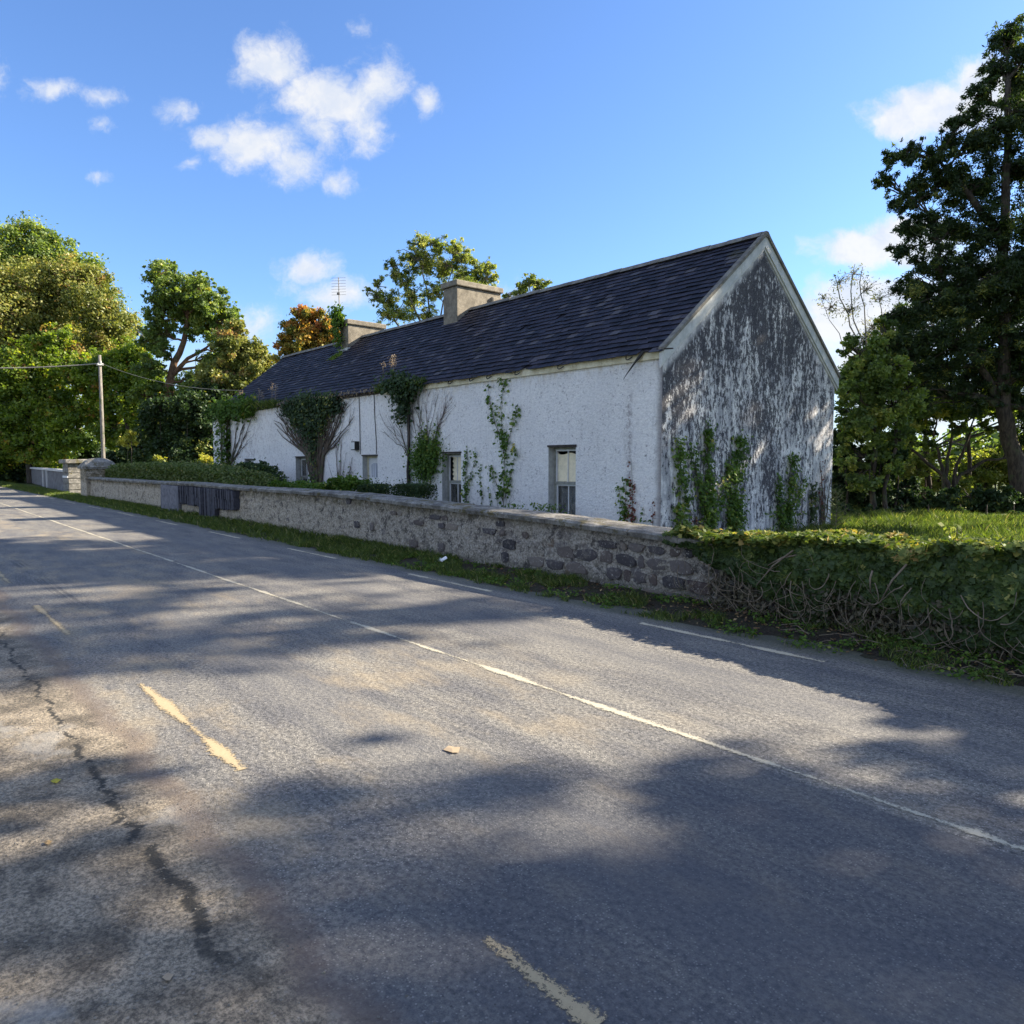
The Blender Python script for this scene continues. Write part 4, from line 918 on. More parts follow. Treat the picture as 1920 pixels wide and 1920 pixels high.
# right side
G3 = 'trees on the right of the cottage'
tree('ash_tree', 'huge dark ash tree with thick leaning trunk at the right edge', 'tree', G3,
     [T(25, (1915, 950), (1905, 860), (1880, 760), (1885, 640), (1880, 480), (1885, 330), (1890, 150)), T(25, (1880, 760), (1840, 690), (1790, 560), (1740, 400)), T(25, (1882, 600), (1960, 480), (2010, 350)), T(25, (1885, 450), (1820, 370), (1760, 300))],
     B(25, [(1890, 70, 36), (1930, 90, 50), (1870, 130, 30), (1905, 160, 40), (1950, 200, 70), (1880, 235, 45), (1830, 270, 45), (1775, 275, 28), (1745, 300, 34), (1700, 285, 26), (1672, 300, 20), (1715, 350, 38), (1690, 380, 26), (1770, 350, 45), (1830, 350, 50), (1900, 320, 60),
            (1740, 420, 36), (1700, 425, 22), (1790, 430, 45), (1860, 430, 50), (1930, 420, 60), (1765, 490, 36), (1820, 500, 50), (1890, 510, 55), (1725, 500, 22), (1700, 540, 30), (1740, 560, 45), (1800, 580, 50), (1870, 590, 55), (1940, 560, 60), (1690, 590, 32), (1720, 640, 45), (1785, 650, 50), (1850, 660, 50), (1910, 660, 45), (1680, 650, 36), (2010, 250, 90), (2040, 400, 100), (2030, 560, 90), (2000, 680, 70), (1750, 700, 38), (1820, 715, 36), (1780, 740, 30), (1865, 735, 34), (1720, 745, 30), (1830, 760, 24), (1960, 700, 50), (1900, 760, 26), (1950, 780, 40), (1985, 820, 40), (1935, 640, 46), (1700, 470, 30), (1660, 340, 22), (1790, 540, 46), (1860, 540, 50), (1930, 520, 50), (1830, 180, 30), (1800, 230, 30)], seed=12),
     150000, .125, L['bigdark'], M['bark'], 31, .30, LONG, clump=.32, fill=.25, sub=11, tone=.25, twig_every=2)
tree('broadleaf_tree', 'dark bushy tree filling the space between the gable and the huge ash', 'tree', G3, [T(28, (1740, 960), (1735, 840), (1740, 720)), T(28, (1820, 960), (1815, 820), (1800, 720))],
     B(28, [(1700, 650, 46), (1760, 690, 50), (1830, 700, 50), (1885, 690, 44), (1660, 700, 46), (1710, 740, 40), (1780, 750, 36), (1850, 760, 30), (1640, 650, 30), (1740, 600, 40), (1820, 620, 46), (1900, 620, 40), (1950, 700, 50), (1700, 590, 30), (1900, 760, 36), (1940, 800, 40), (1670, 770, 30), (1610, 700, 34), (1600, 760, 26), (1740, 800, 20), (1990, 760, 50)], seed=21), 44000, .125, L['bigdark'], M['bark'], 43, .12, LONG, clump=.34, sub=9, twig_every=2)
tree('hazel_bush', 'olive green bushy hazel growing close behind the gable', 'bush', G3, [T(24, (1640, 950), (1640, 800), (1625, 700)), T(24, (1660, 950), (1680, 780), (1660, 690))],
     B(24, [(1610, 665, 28), (1640, 650, 28), (1665, 690, 36), (1610, 710, 34), (1590, 735, 24), (1640, 740, 38), (1595, 780, 24), (1630, 790, 36), (1680, 760, 36), (1660, 620, 22), (1600, 640, 16), (1700, 730, 26), (1590, 810, 22), (1640, 830, 26), (1600, 860, 26), (1660, 870, 30), (1690, 820, 26), (1620, 900, 26)], seed=13), 26000, .12, L['ash'], M['bark'], 32, .09, LEAF, clump=.38, tone=.25)
tree('elder_bush', 'many stemmed bush with bare leaning trunks in the bright gap beside the big ash', 'bush', G3,
     [T(26.5, (1772, 950), (1768, 890), (1720, 850), (1690, 825)), T(26.5, (1770, 950), (1768, 880), (1752, 830), (1757, 780)), T(26.5, (1775, 950), (1776, 880), (1785, 820), (1778, 760)), T(26.5, (1780, 950), (1790, 890), (1812, 830), (1828, 780)), T(26.5, (1775, 950), (1800, 890), (1850, 862), (1900, 858), (1930, 880))],
     B(26.5, [(1690, 800, 26), (1730, 780, 34), (1780, 755, 34), (1825, 765, 28), (1860, 740, 26), (1710, 830, 14), (1880, 780, 20), (1850, 800, 14), (1740, 830, 14), (1800, 800, 16), (1890, 820, 14)], seed=14), 10000, .12, L['ash'], M['bark'], 33, .10, LEAF, clump=.42, tone=.3)
tree('bare_sapling', 'almost leafless thin sapling against white cloud beside the gable', 'tree', G3,
     [T(25.5, (1650, 950), (1640, 740), (1610, 640), (1575, 560), (1565, 515)), T(25.5, (1645, 900), (1628, 700), (1600, 600), (1598, 520), (1603, 495)), T(25.5, (1650, 900), (1632, 690), (1622, 600), (1612, 530), (1618, 500)), T(25.5, (1650, 900), (1640, 700), (1655, 600), (1650, 545)), T(25.5, (1640, 780), (1600, 680), (1555, 600), (1540, 560))],
     B(25.5, [(1575, 530, 20), (1600, 515, 18), (1625, 540, 22), (1560, 575, 18), (1595, 580, 26), (1650, 560, 18), (1635, 610, 26), (1545, 560, 12)], seed=15), 260, .09, L['olive'], M['greybark'], 34, .04, LONG, clump=.7, fill=.3, sub=16, twigr=.007)
GU = 'undergrowth bushes right of the cottage'
bushes([(1850, 880, 34), (1895, 875, 36), (1810, 890, 30), (1870, 850, 24), (1930, 880, 40), (1905, 840, 22), (1840, 920, 28), (1900, 920, 30), (1790, 870, 20)], 29, 'sunlit yellow green bush below the bright gap at the far right', L['pale'], 16000, .12, 35, group=GU)
bushes([(1760, 900, 28), (1720, 885, 28), (1690, 890, 26), (1790, 910, 24), (1740, 860, 16), (1700, 850, 18), (1660, 880, 24)], 28, 'mixed green bush with yellow leaves at the foot of the bare leaning trunks', L['pale'], 9000, .12, 36, group=GU)
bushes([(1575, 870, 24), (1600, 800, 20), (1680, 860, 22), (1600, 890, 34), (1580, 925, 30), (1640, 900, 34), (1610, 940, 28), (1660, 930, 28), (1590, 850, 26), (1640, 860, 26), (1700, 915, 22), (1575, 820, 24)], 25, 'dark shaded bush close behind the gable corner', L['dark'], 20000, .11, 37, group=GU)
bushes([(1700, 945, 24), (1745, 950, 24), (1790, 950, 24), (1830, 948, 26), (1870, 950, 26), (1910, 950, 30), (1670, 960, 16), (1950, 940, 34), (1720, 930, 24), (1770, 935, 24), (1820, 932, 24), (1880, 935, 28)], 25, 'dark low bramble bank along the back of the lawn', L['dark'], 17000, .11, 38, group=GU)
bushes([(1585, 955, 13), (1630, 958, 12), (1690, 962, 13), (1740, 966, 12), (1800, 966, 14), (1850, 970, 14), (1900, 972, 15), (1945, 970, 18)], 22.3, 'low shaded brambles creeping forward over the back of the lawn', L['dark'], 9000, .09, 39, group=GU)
# distant tree line closing the horizon
def far_line(name, label, xs, y0, h, leaf, seed, n=9000, size=.9):
    r = np.random.default_rng(seed); bl = []
    for (x, y) in xs:
        bl.append(((x + r.uniform(-2, 2), y + r.uniform(-2, 2), h * r.uniform(.35, .6)), (h * .7, h * .7, h * .5)))
    c = bl[0][0]; return tree(name, label, 'tree line', None, [[(c[0], c[1], 0), (c[0], c[1], h * .4)]], bl, n, size, leaf, M['bark'], seed, .3, twigs=False)
far_line('distant_hedgerow', 'distant hedgerow of trees behind the cottage and the right hand bushes', [(-40 + 8 * k, 95 + 3 * (k % 3)) for k in range(12)], 0, 6, L['ash'], 41)
far_line('distant_hedgerow', 'distant hedgerow closing the road on the far left', [(-120, -6 + 7 * k) for k in range(10)], 0, 10, L['ash'], 42)

# trees outside the frame whose shade falls on the road
GS = 'roadside trees to the right of the view'
def wtree(x, y, h, r0, label, leaf, seed, n=26000, lo=.4, extra=(), size=.2, nb=16, fill=.2, clump=.245, sub=3.0):
    r = np.random.default_rng(seed); bl = []
    for k in range(nb):
        a = r.uniform(0, 6.28); rr = r0 * math.sqrt(r.random()) * .8; z = h * (lo + (1 - lo) * r.random() * .9); s = r0 * r.uniform(.24, .36)
        bl.append(((x + rr * math.cos(a), y + rr * math.sin(a), z), (s, s, s * .8)))
    if extra: clump, sub = .30, 8
    if extra: bl = [((ex + r.uniform(-.4, .4), y + r.uniform(-1.2, 1.2), ez + r.uniform(-.4, .4)), (er, er, er * .9)) for ex, ez, er in extra]
    return tree('ash_tree', label, 'tree', GS, [[(x, y, 0), (x, y, h * .4), (x + .3, y, h * .85)]], bl, n, size, leaf, M['bark'], seed, .3, clump=clump, fill=fill, sub=sub, twig_every=2)
GX = [(ex, ez, 1.45) for ez in (8, 10, 12, 14, 16, 18) for ex in ((-4.6, -2.8, -1.0, .6) if int(ez / 2) % 2 else (-3.8, -2.0, -.2)) if not (ez < 10 and ex > -1)]  # unseen crown laid out as a grid to keep the sun off the gable
SHADERS = [(-2.0, 29, 19, 5.2, 'unseen tall tree beyond the right edge, its crown laid out to shade the gable, nearest the big ash', 61, 52000, .33, GX),
           (5.6, 29, 21.5, 4.2, 'thin topped tall tree behind the spreading one, right of the view', 54, 5500, .78, ()),
           (9.0, 19.5, 14.5, 4.8, 'spreading tree beside the road to the right of the view', 56, 11500, .50, ()),
           (5.2, 15.2, 11.0, 2.6, 'small tree in front of the spreading one, right of the view', 55, 3800, .60, ()),
           (14.0, 17, 13.5, 4.8, 'farthest roadside tree to the right of the view', 53, 11000, .4, ())]
for (x, y, h, r0, lab, sd, n, lo, ex) in SHADERS: wtree(x, y, h, r0, lab, L['bigdark'], sd, n, lo, ex)

# ------------------------------------------------------------------ climbers on the cottage
def plane_pts(axis, val, uv):  # uv rows (u,z) -> world
    uv = np.asarray(uv, float)
    if axis == 'y': return np.stack([uv[:, 0], np.full(len(uv), val), uv[:, 1]], 1)
    return np.stack([np.full(len(uv), val), uv[:, 0], uv[:, 1]], 1)
def wander(a, c, r, wob, n=8):
    a, c = np.array(a, float), np.array(c, float); L_ = np.linalg.norm(c - a); acc = np.zeros(2); pts = []
    perp = np.array([-(c - a)[1], (c - a)[0]]) / (L_ + 1e-6)
    off = 0
    for i, t in enumerate(np.linspace(0, 1, n)):
        if i: off += r.normal() * wob * L_ / n * 2
        pts.append(a + (c - a) * t + perp * off * (1 if i < n else 0))
    return pts
def climber(name, label, axis, val, stems, leaves, leaf, seed, group=None, stem_mat='stem', size=.09, depth=.07, tpl=IVYL, cat='climbing plant', out=-1):
    """stems: [(pts[(u,z)], radius)], leaves: [(u,z,ru,rz,n)]"""
    r = np.random.default_rng(seed)
    u0, z0 = stems[0][0][0]; root = empty(name, (u0, val, z0) if axis == 'y' else (val, u0, z0), label, cat, group)
    if leaves:
        C, NN, S, R = [], [], [], []
        for (u, z, ru, rz, n) in leaves:
            k = int(n); a = r.normal(size=(k, 2)) * .5; P = plane_pts(axis, 0, np.stack([u + a[:, 0] * ru, z + a[:, 1] * rz], 1))
            dd = np.abs(r.normal(0, depth, k)) + .015; nn = r.normal(size=(k, 3)) * .45
            if axis == 'y': P[:, 1] = val + out * dd; nn += [0, out * .9, .45]
            else: P[:, 0] = val - out * dd; nn += [-out * .9, 0, .45]
            C.append(P); NN.append(nn); S.append(size * r.uniform(.6, 1.25, k)); R.append(np.clip(r.normal(.45, .15) + r.normal(0, .2, k), 0, 1))
        C = np.concatenate(C)
        link('foliage', leafmesh('foliage', C, np.concatenate(NN), np.concatenate(S), tpl, np.concatenate(R), r, roll=np.tile([1., .3, 0.], (len(C), 1)) + r.normal(size=(len(C), 3)) * .5), leaf, root)
    b = MB()
    for (pts, rad) in stems:
        P = plane_pts(axis, val, pts)
        j = r.normal(size=len(P)) * .008
        if axis == 'y': P[:, 1] += out * (.01 + rad + np.abs(j))
        else: P[:, 0] -= out * (.01 + rad + np.abs(j))
        n = len(P); b.tube(list(P), [rad * (1 - .75 * i / (n - 1)) for i in range(n)], 5 if rad > .02 else 4)
    b.build('stems', M[stem_mat], root, smooth=True); return root
def fan(u, z, targets, r, rad, wob=.10, n=9, split=2):
    st = []
    for (tu, tz) in targets:
        w = wander((u + r.uniform(-.06, .06), z), (tu, tz), r, wob, n); st.append((w, rad))
        for _ in range(split):
            k = r.integers(2, n - 1); s = w[k]; d = np.array([tu, tz]) - np.array([u, z]); d = d / np.linalg.norm(d); an = r.uniform(-.6, .6)
            d2 = np.array([d[0] * math.cos(an) - d[1] * math.sin(an), d[0] * math.sin(an) + d[1] * math.cos(an)]); ll = np.linalg.norm(np.array([tu, tz]) - s) * r.uniform(.5, 1)
            e = s + d2 * ll; e[1] = min(e[1], 3.75); st.append((wander(s, e, r, wob, 6), rad * .5))
    return st
rr = np.random.default_rng(99); Y0 = YF
# far corner ivy with two leafy trunks and a cap of growth in the gutter
st = [([(-32.4, 0), (-32.3, 1.5), (-32.4, 2.8), (-32.1, 3.7)], .09), ([(-33.1, 0), (-33.2, 1.4), (-33.0, 3.0), (-33.3, 3.8)], .07)] + fan(-32.2, 1.6, [(-30.2, 3.7), (-29.4, 3.6), (-31.0, 3.7), (-30.6, 3.3), (-29.9, 3.0)], rr, .025)
climber('ivy', 'ivy with two leafy trunks on the far left corner of the cottage', 'y', Y0, st,
        [(-32.35, z, .2, .5, 110) for z in np.arange(.3, 3.6, .45)] + [(-33.2, z, .13, .5, 40) for z in np.arange(.8, 3.4, .5)] + [(-33.6 + .5 * k, 3.85 + .04 * (k % 2), .7, .42, 330) for k in range(9)], L['climb'], 61, size=.13, depth=.2)
# big fan ivy
tg = [(-27.2, 3.7), (-26.6, 3.5), (-26.2, 3.75), (-25.7, 3.7), (-25.2, 3.75), (-24.7, 3.75), (-24.2, 3.75), (-23.8, 3.7), (-23.2, 3.75), (-22.7, 3.6), (-22.2, 3.7), (-21.7, 3.6), (-27.4, 3.2), (-22.0, 3.1)]
st = []
for (a_, b_) in tg + [(a_ + .25, b_ - .2) for a_, b_ in tg] + [(a_ - .15, b_ - .1) for a_, b_ in tg]:
    q_ = [(-23.9 + rr.uniform(-.2, .2), .0), (-23.9 + .10 * (a_ + 23.9) + rr.uniform(-.12, .12), 1.0), (-23.9 + .22 * (a_ + 23.9) + rr.uniform(-.1, .1), 1.9)]
    q_ += [tuple(p_) for p_ in wander(q_[-1], (a_, b_), rr, .07, 6)[1:]]; st.append((q_, .04))
    for _ in range(3):
        k_ = rr.integers(3, 7); e_ = (q_[k_][0] + rr.normal(0, .35) + .25 * np.sign(a_ + 23.9), min(3.75, q_[k_][1] + rr.uniform(.3, .9))); st.append((wander(q_[k_], e_, rr, .12, 5), .012))
st = st + [([(-23.9 + dx, 0), (-23.95 + dx * .8, .8), (-24.0 + dx * 1.6, 1.7), (-24.0 + dx * 3, 2.8)], .08) for dx in (-.14, -.05, .04, .13)]
climber('ivy', 'huge fan shaped ivy with thick dark trunk and dense top between window and door', 'y', Y0, st,
        [(-26.2 + .42 * k, 3.72 - .03 * abs(k - 4), .5, .34, 420) for k in range(10)] + [(-25.4 + .4 * k, 3.28, .5, .45, 380) for k in range(6)] + [(-24.7, 2.8, .5, .5, 300), (-24.1, 2.8, .5, .5, 300), (-23.5, 2.9, .4, .4, 160), (-24.1, 2.3, .4, .4, 200), (-24.0, 1.8, .3, .6, 120), (-24.0, 1.0, .25, .5, 90), (-24.0, .5, .3, .4, 90)], L['dark'], 62, size=.095, depth=.12)
climber('creeper', 'thin leafless creeper patch on the wall between the big ivy and the lamp', 'y', Y0, fan(-22.3, 0, [(-22.6, 2.6), (-22.0, 2.4), (-21.6, 1.9), (-22.9, 2.2), (-21.4, 1.4)], rr, .018, .12, 10, 4), [(-22.0, .9, .7, .9, 40)], L['climb'], 63, stem_mat='deadstem', size=.08)
# ivy at the downpipe
climber('ivy', 'dark ivy tuft hanging from the gutter at the top of the black downpipe', 'y', Y0 - .06, [([(-18.0, 0), (-18.1, 1.4), (-17.95, 2.5), (-18.1, 3.7)], .03)] + fan(-18.05, 1.8, [(-19.6, 3.3), (-19.3, 3.6), (-19.0, 3.0), (-19.5, 2.7)], rr, .014, .1, 8, 3),
        [(-18.9, 3.92, .5, .22, 260), (-18.4, 3.85, .6, .35, 520), (-18.2, 3.45, .45, .6, 420), (-17.8, 3.75, .5, .3, 260), (-18.35, 3.05, .25, .3, 90)], L['dark'], 64, size=.11, depth=.15)
climber('creeper', 'fan of bare brown creeper stems right of the black downpipe', 'y', Y0, fan(-17.3, 1.6, [(-17.9, 3.7), (-17.6, 3.7), (-17.3, 3.72), (-17.0, 3.7), (-16.7, 3.65), (-16.4, 3.7), (-16.1, 3.6), (-17.8, 2.9), (-16.5, 3.0), (-16.0, 3.15)], rr, .012, .13, 10, 7), [], L['climb'], 65, stem_mat='deadstem')
climber('climbing_shrub', 'round bright green climbing shrub against the wall left of the torn blind window', 'y', Y0, [([(-17.3, 0), (-17.35, .6), (-17.3, 1.3), (-17.4, 2.2)], .03), ([(-17.3, .5), (-17.0, 1.2), (-16.85, 2.4)], .02)],
        [(-17.3, 1.5, .62, .4, 900), (-17.1, 1.85, .68, .45, 1100), (-17.45, 1.8, .45, .4, 450), (-16.75, 2.05, .28, .35, 200), (-17.35, 2.25, .3, .3, 160), (-17.2, 2.5, .12, .28, 40), (-16.7, 2.55, .12, .25, 40)], L['climb'], 66, size=.07, depth=.12)
# slender climbers
def leafy(pts, n, wd=.12):
    out = []
    for i in range(len(pts) - 1):
        (a, c), (d, e) = pts[i], pts[i + 1]; L_ = math.hypot(d - a, e - c); k = max(2, int(L_ / .16))
        for j in range(k):
            t = (j + .5) / k; out.append((a + (d - a) * t, c + (e - c) * t, wd, .16, max(1, n * rr.uniform(.2, 1.7))))
    return out
p1 = [(-13.85, 0), (-13.9, .8), (-13.85, 1.6), (-13.95, 2.4), (-14.0, 3.1), (-13.85, 3.7)]
p2 = [(-13.9, 2.1), (-14.2, 2.6), (-14.4, 3.1), (-14.5, 3.6)]; p3 = [(-13.9, 1.9), (-13.6, 2.4), (-13.35, 3.0)]; p4 = [(-13.9, .7), (-14.2, 1.2), (-14.45, 1.6)]; p5 = [(-13.85, .8), (-13.6, 1.4), (-13.45, 2.0)]
climber('climbing_plant', 'tall open leafy climber midway between the two right hand windows', 'y', Y0, [(p, .012) for p in (p1, p2, p3, p4, p5)] + fan(-13.9, .3, [(-14.3, 1.2), (-13.5, 1.1), (-13.7, 1.4)], rr, .008, .1, 6, 2),
        leafy(p1[1:], 13, .2) + leafy(p2, 9, .13) + leafy(p3, 9, .13) + leafy(p4, 9, .15) + leafy(p5, 10, .17), L['climb'], 67, size=.09, depth=.05)
GC = 'slender climbers on the white front wall'
p1 = [(-15.45, .1), (-15.4, .9), (-15.15, 1.5), (-14.9, 2.0)]; p2 = [(-15.4, .6), (-15.45, 1.3), (-15.35, 1.95)]
climber('climbing_plant', 'slender forked climber just right of the torn blind window', 'y', Y0, [(p1, .01), (p2, .01)], leafy(p1, 10) + leafy(p2, 10), L['climb'], 68, GC, size=.08, depth=.05)
p1 = [(-14.8, .1), (-14.75, .8), (-14.85, 1.6)]
climber('climbing_plant', 'short thin climber left of the tall open one', 'y', Y0, [(p1, .009)], leafy(p1, 8, .09), L['climb'], 69, GC, size=.07, depth=.04)
p1 = [(-14.35, .1), (-14.4, .6), (-14.5, 1.0)]
climber('climbing_plant', 'shortest thin climber close to the foot of the tall open one', 'y', Y0, [(p1, .009)], leafy(p1, 7, .07), L['climb'], 70, GC, size=.07, depth=.04)
p1 = [(-10.05, .1), (-10.0, .8), (-9.98, 1.3)]; p2 = [(-10.0, .4), (-10.15, .9), (-10.2, 1.2)]
climber('climbing_plant', 'green climber beside the red leaved one near the cottage corner', 'y', Y0, [(p1, .01), (p2, .008)], leafy(p1, 14, .14) + leafy(p2, 9, .1) + [(-9.6, .5, .25, .4, 30)], L['climb'], 71, GC, size=.07, depth=.05)
p1 = [(-9.84, .1), (-9.82, .8), (-9.84, 1.3), (-9.87, 1.75)]
climber('climbing_plant', 'dark red leaved upright climber near the cottage corner', 'y', Y0, [(p1, .01)], leafy(p1[:3], 16, .12) + leafy(p1[2:], 6, .05), L['red'], 72, GC, size=.06, depth=.05)
p1 = [(-9.32, .1), (-9.3, .6), (-9.31, .95)]
climber('climbing_plant', 'tiny reddish climber at the very corner of the white wall', 'y', Y0, [(p1, .008)], leafy(p1, 9, .06), L['red'], 73, GC, size=.05, depth=.04)
# gable climbers
GG = 'ivy columns on the stained gable'
XG = XR
def col(label, lines, seed, leaf=L['climb'], n=44, wd=.16, extra=()):
    lv = []
    for (p, w_, k) in lines: lv += leafy(p, n * k, wd * w_)
    climber('ivy', label, 'x', XG, [(p, .014) for (p, _, _) in lines], lv + list(extra), leaf, seed, GG, size=.075, depth=.08)
col('narrow ivy column nearest the white wall corner of the gable', [([(12.1, 0), (12.15, .8), (12.2, 1.5), (12.08, 2.1)], 1.15, 1), ([(12.25, 0), (12.4, .9), (12.3, 1.4)], .7, .5)], 81)
col('tallest forked ivy with a long upper shoot, second from the white wall corner', [([(13.1, 0), (13.2, .9), (13.1, 1.6), (13.05, 2.55)], 1.0, .9), ([(13.2, .3), (12.85, 1.2), (12.5, 2.0)], .9, .7), ([(13.15, .3), (13.5, .8), (13.75, 1.35)], .8, .4)], 82, extra=[(13.2, .6, .5, .6, 200)])
col('widest solid ivy column in the middle of the gable', [([(14.2, 0), (14.15, .8), (14.15, 1.5), (14.3, 2.25)], 1.8, 1.7), ([(13.95, .2), (13.9, 1.0), (13.85, 1.65)], 1.0, .8)], 83)
col('three branched spreading ivy right of the middle of the gable', [([(16.3, 0), (16.3, .6), (16.5, 1.1), (16.5, 1.85)], 1.3, 1), ([(16.1, .1), (15.95, .8), (15.85, 1.4)], .9, .7), ([(16.4, .4), (16.8, .9), (17.1, 1.3)], .9, .6)], 84, extra=[(16.25, .4, .7, .5, 260)])
col('thin dark ivy shoot near the right corner of the gable', [([(17.5, 0), (17.5, .6), (17.45, 1.2)], .9, .8)], 85, leaf=L['dark'])
climber('creeper', 'dark red bare creeper stems at the right corner of the gable', 'x', XG, fan(18.1, 0, [(17.9, 1.7), (18.25, 1.5), (18.0, 1.2), (18.4, 1.3), (17.8, 1.0)], rr, .02, .08, 7, 2), [(17.95, .8, .1, 1.2, 90), (12.75, .3, .3, .3, 60)], L['red'], 86, GG, size=.05, depth=.04)
# chimney ivy
climber('ivy', 'straggling ivy wrapping the far chimney beside the aerial', 'y', 14.35, [([(-27.4, 6.0), (-27.5, 6.6), (-27.4, 7.3), (-27.3, 7.6)], .02)],
        [(-27.45, 7.5, .4, .4, 330), (-27.2, 7.35, .35, .3, 180), (-27.55, 7.0, .3, .5, 180), (-27.3, 6.5, .25, .5, 90)], L['climb'], 87, size=.12, depth=.14)

# ------------------------------------------------------------------ generic blade tufts
def blades(name, P, H, wd, mat, r, lean=.35, rnd=None):
    n = len(P); a = r.uniform(0, 6.283, n); ln = r.normal(0, lean, (n, 2)) * H[:, None]
    dx = np.stack([np.cos(a), np.sin(a), np.zeros(n)], 1) * (wd * r.uniform(.6, 1.3, n))[:, None]
    top = P + np.stack([ln[:, 0], ln[:, 1], H], 1); mid = P + np.stack([ln[:, 0] * .35, ln[:, 1] * .35, H * .55], 1)
    V = np.stack([P - dx, P + dx, mid + dx * .7, top, mid - dx * .7], 1)
    me = bpy.data.meshes.new(name); me.vertices.add(n * 5); me.vertices.foreach_set('co', V.reshape(-1).astype(np.float32))
    me.loops.add(n * 5); me.loops.foreach_set('vertex_index', np.arange(n * 5, dtype=np.int32)); me.polygons.add(n); me.polygons.foreach_set('loop_start', np.arange(0, n * 5, 5, dtype=np.int32))
    at_ = me.attributes.new('rnd', 'FLOAT', 'FACE'); at_.data.foreach_set('value', np.clip(rnd if rnd is not None else r.normal(.5, .25, n), 0, 1).astype(np.float32)); me.update(calc_edges=True); return me
r = np.random.default_rng(5)
# verge grass: lush on the left, sparse weeds on the right
def verge_grass():
    n = 90000; x = np.concatenate([r.uniform(-70, -14, n // 2), r.uniform(-14, 3, n // 2)]); y = 6.28 + 1.0 * r.random(n) ** .9
    keep = np.zeros(n, bool); zz = np.zeros(n)
    for i in range(n):
        q = mnoise.noise(Vector((x[i] * 1.3, y[i] * 2.2, 0))) + .4 * mnoise.noise(Vector((x[i] * 4, y[i] * 4, 3)))
        lush = np.interp(x[i], [-30, -14, -9, -5, 0], [.38, .34, .08, -.16, -.24])
        edge = -.25 if y[i] > 7.05 and x[i] > -10 else 0
        keep[i] = q + lush + edge > 0 and (y[i] > 6.38 or q > .1); zz[i] = bank_h(x[i], y[i])
    P = np.stack([x, y, zz], 1)[keep]; H = r.uniform(.03, .13, len(P)) * np.interp(P[:, 0], [-16, -9], [1.1, .75]); wd = np.interp(P[:, 0], [-30, -12, -6], [.016, .008, .0045])
    o = link('verge_grass', blades('verge_grass', P, H, wd, None, r, .6), L['grass']); tag(o, 'uneven strip of short grass between road edge and stone wall', 'grass', kind='stuff')
verge_grass()
def verge_weeds():
    n = 2200; x = r.uniform(-13, 1.5, n); y = r.uniform(6.35, 7.15, n); C = []; NN = []; S = []; R = []
    for i in range(n):
        if mnoise.noise(Vector((x[i] * 1.6, y[i] * 3, 8))) < .0: continue
        k = 6; C.append(np.stack([x[i] + r.normal(0, .03, k), y[i] + r.normal(0, .03, k), bank_h(x[i], y[i]) + r.uniform(.01, .06, k)], 1)); NN.append(r.normal(size=(k, 3)) * .5 + [0, -.2, .9]); S.append(r.uniform(.02, .05, k)); R.append(np.clip(r.normal(.5, .2, k), 0, 1))
    C = np.concatenate(C); o = link('verge_weeds', leafmesh('verge_weeds', C, np.concatenate(NN), np.concatenate(S), LEAF, np.concatenate(R), r), L['climb']); tag(o, 'low broad leaved weeds on the dark soil below the wall', 'weeds', kind='stuff')
    n = 1500; x = r.uniform(-9, 1.5, n); y = 7.2 - np.abs(r.normal(0, .35, n)); y = np.maximum(y, 6.3)
    C = np.stack([x, y, [bank_h(a, c) + .012 for a, c in zip(x, y)]], 1)
    o = link('leaf_litter', leafmesh('leaf_litter', C, r.normal(size=(n, 3)) * .3 + [0, 0, 1], r.uniform(.02, .06, n), LEAF, r.random(n), r), L['litter']); tag(o, 'brown dead leaves lying on the soil under the wall and ivy', 'leaves', kind='stuff')
verge_weeds()
def yard_grass():
    n = 60000; x = np.concatenate([r.uniform(-14, 2, n), r.uniform(-34, -9, 12000)]); y = np.concatenate([r.uniform(15, 25, n), r.uniform(7.9, 11.3, 12000)])
    ok = ~((x < -9.0) & (y > 11.5) & (y < 18.8)); x, y = x[ok], y[ok]
    q = np.array([mnoise.noise(Vector((a * .9, c * .9, 0))) for a, c in zip(x, y)])
    P = np.stack([x, y, np.zeros(len(x))], 1); H = (.14 + .16 * np.clip(q + .3, 0, 1)) * r.uniform(.5, 1.3, len(x)); H[y < 12] *= .8
    o = link('yard_grass', blades('yard_grass', P, H, .010, None, r, .5), L['grass']); tag(o, 'rough sunlit grass in the yard beside the gable', 'grass', kind='stuff')
yard_grass()

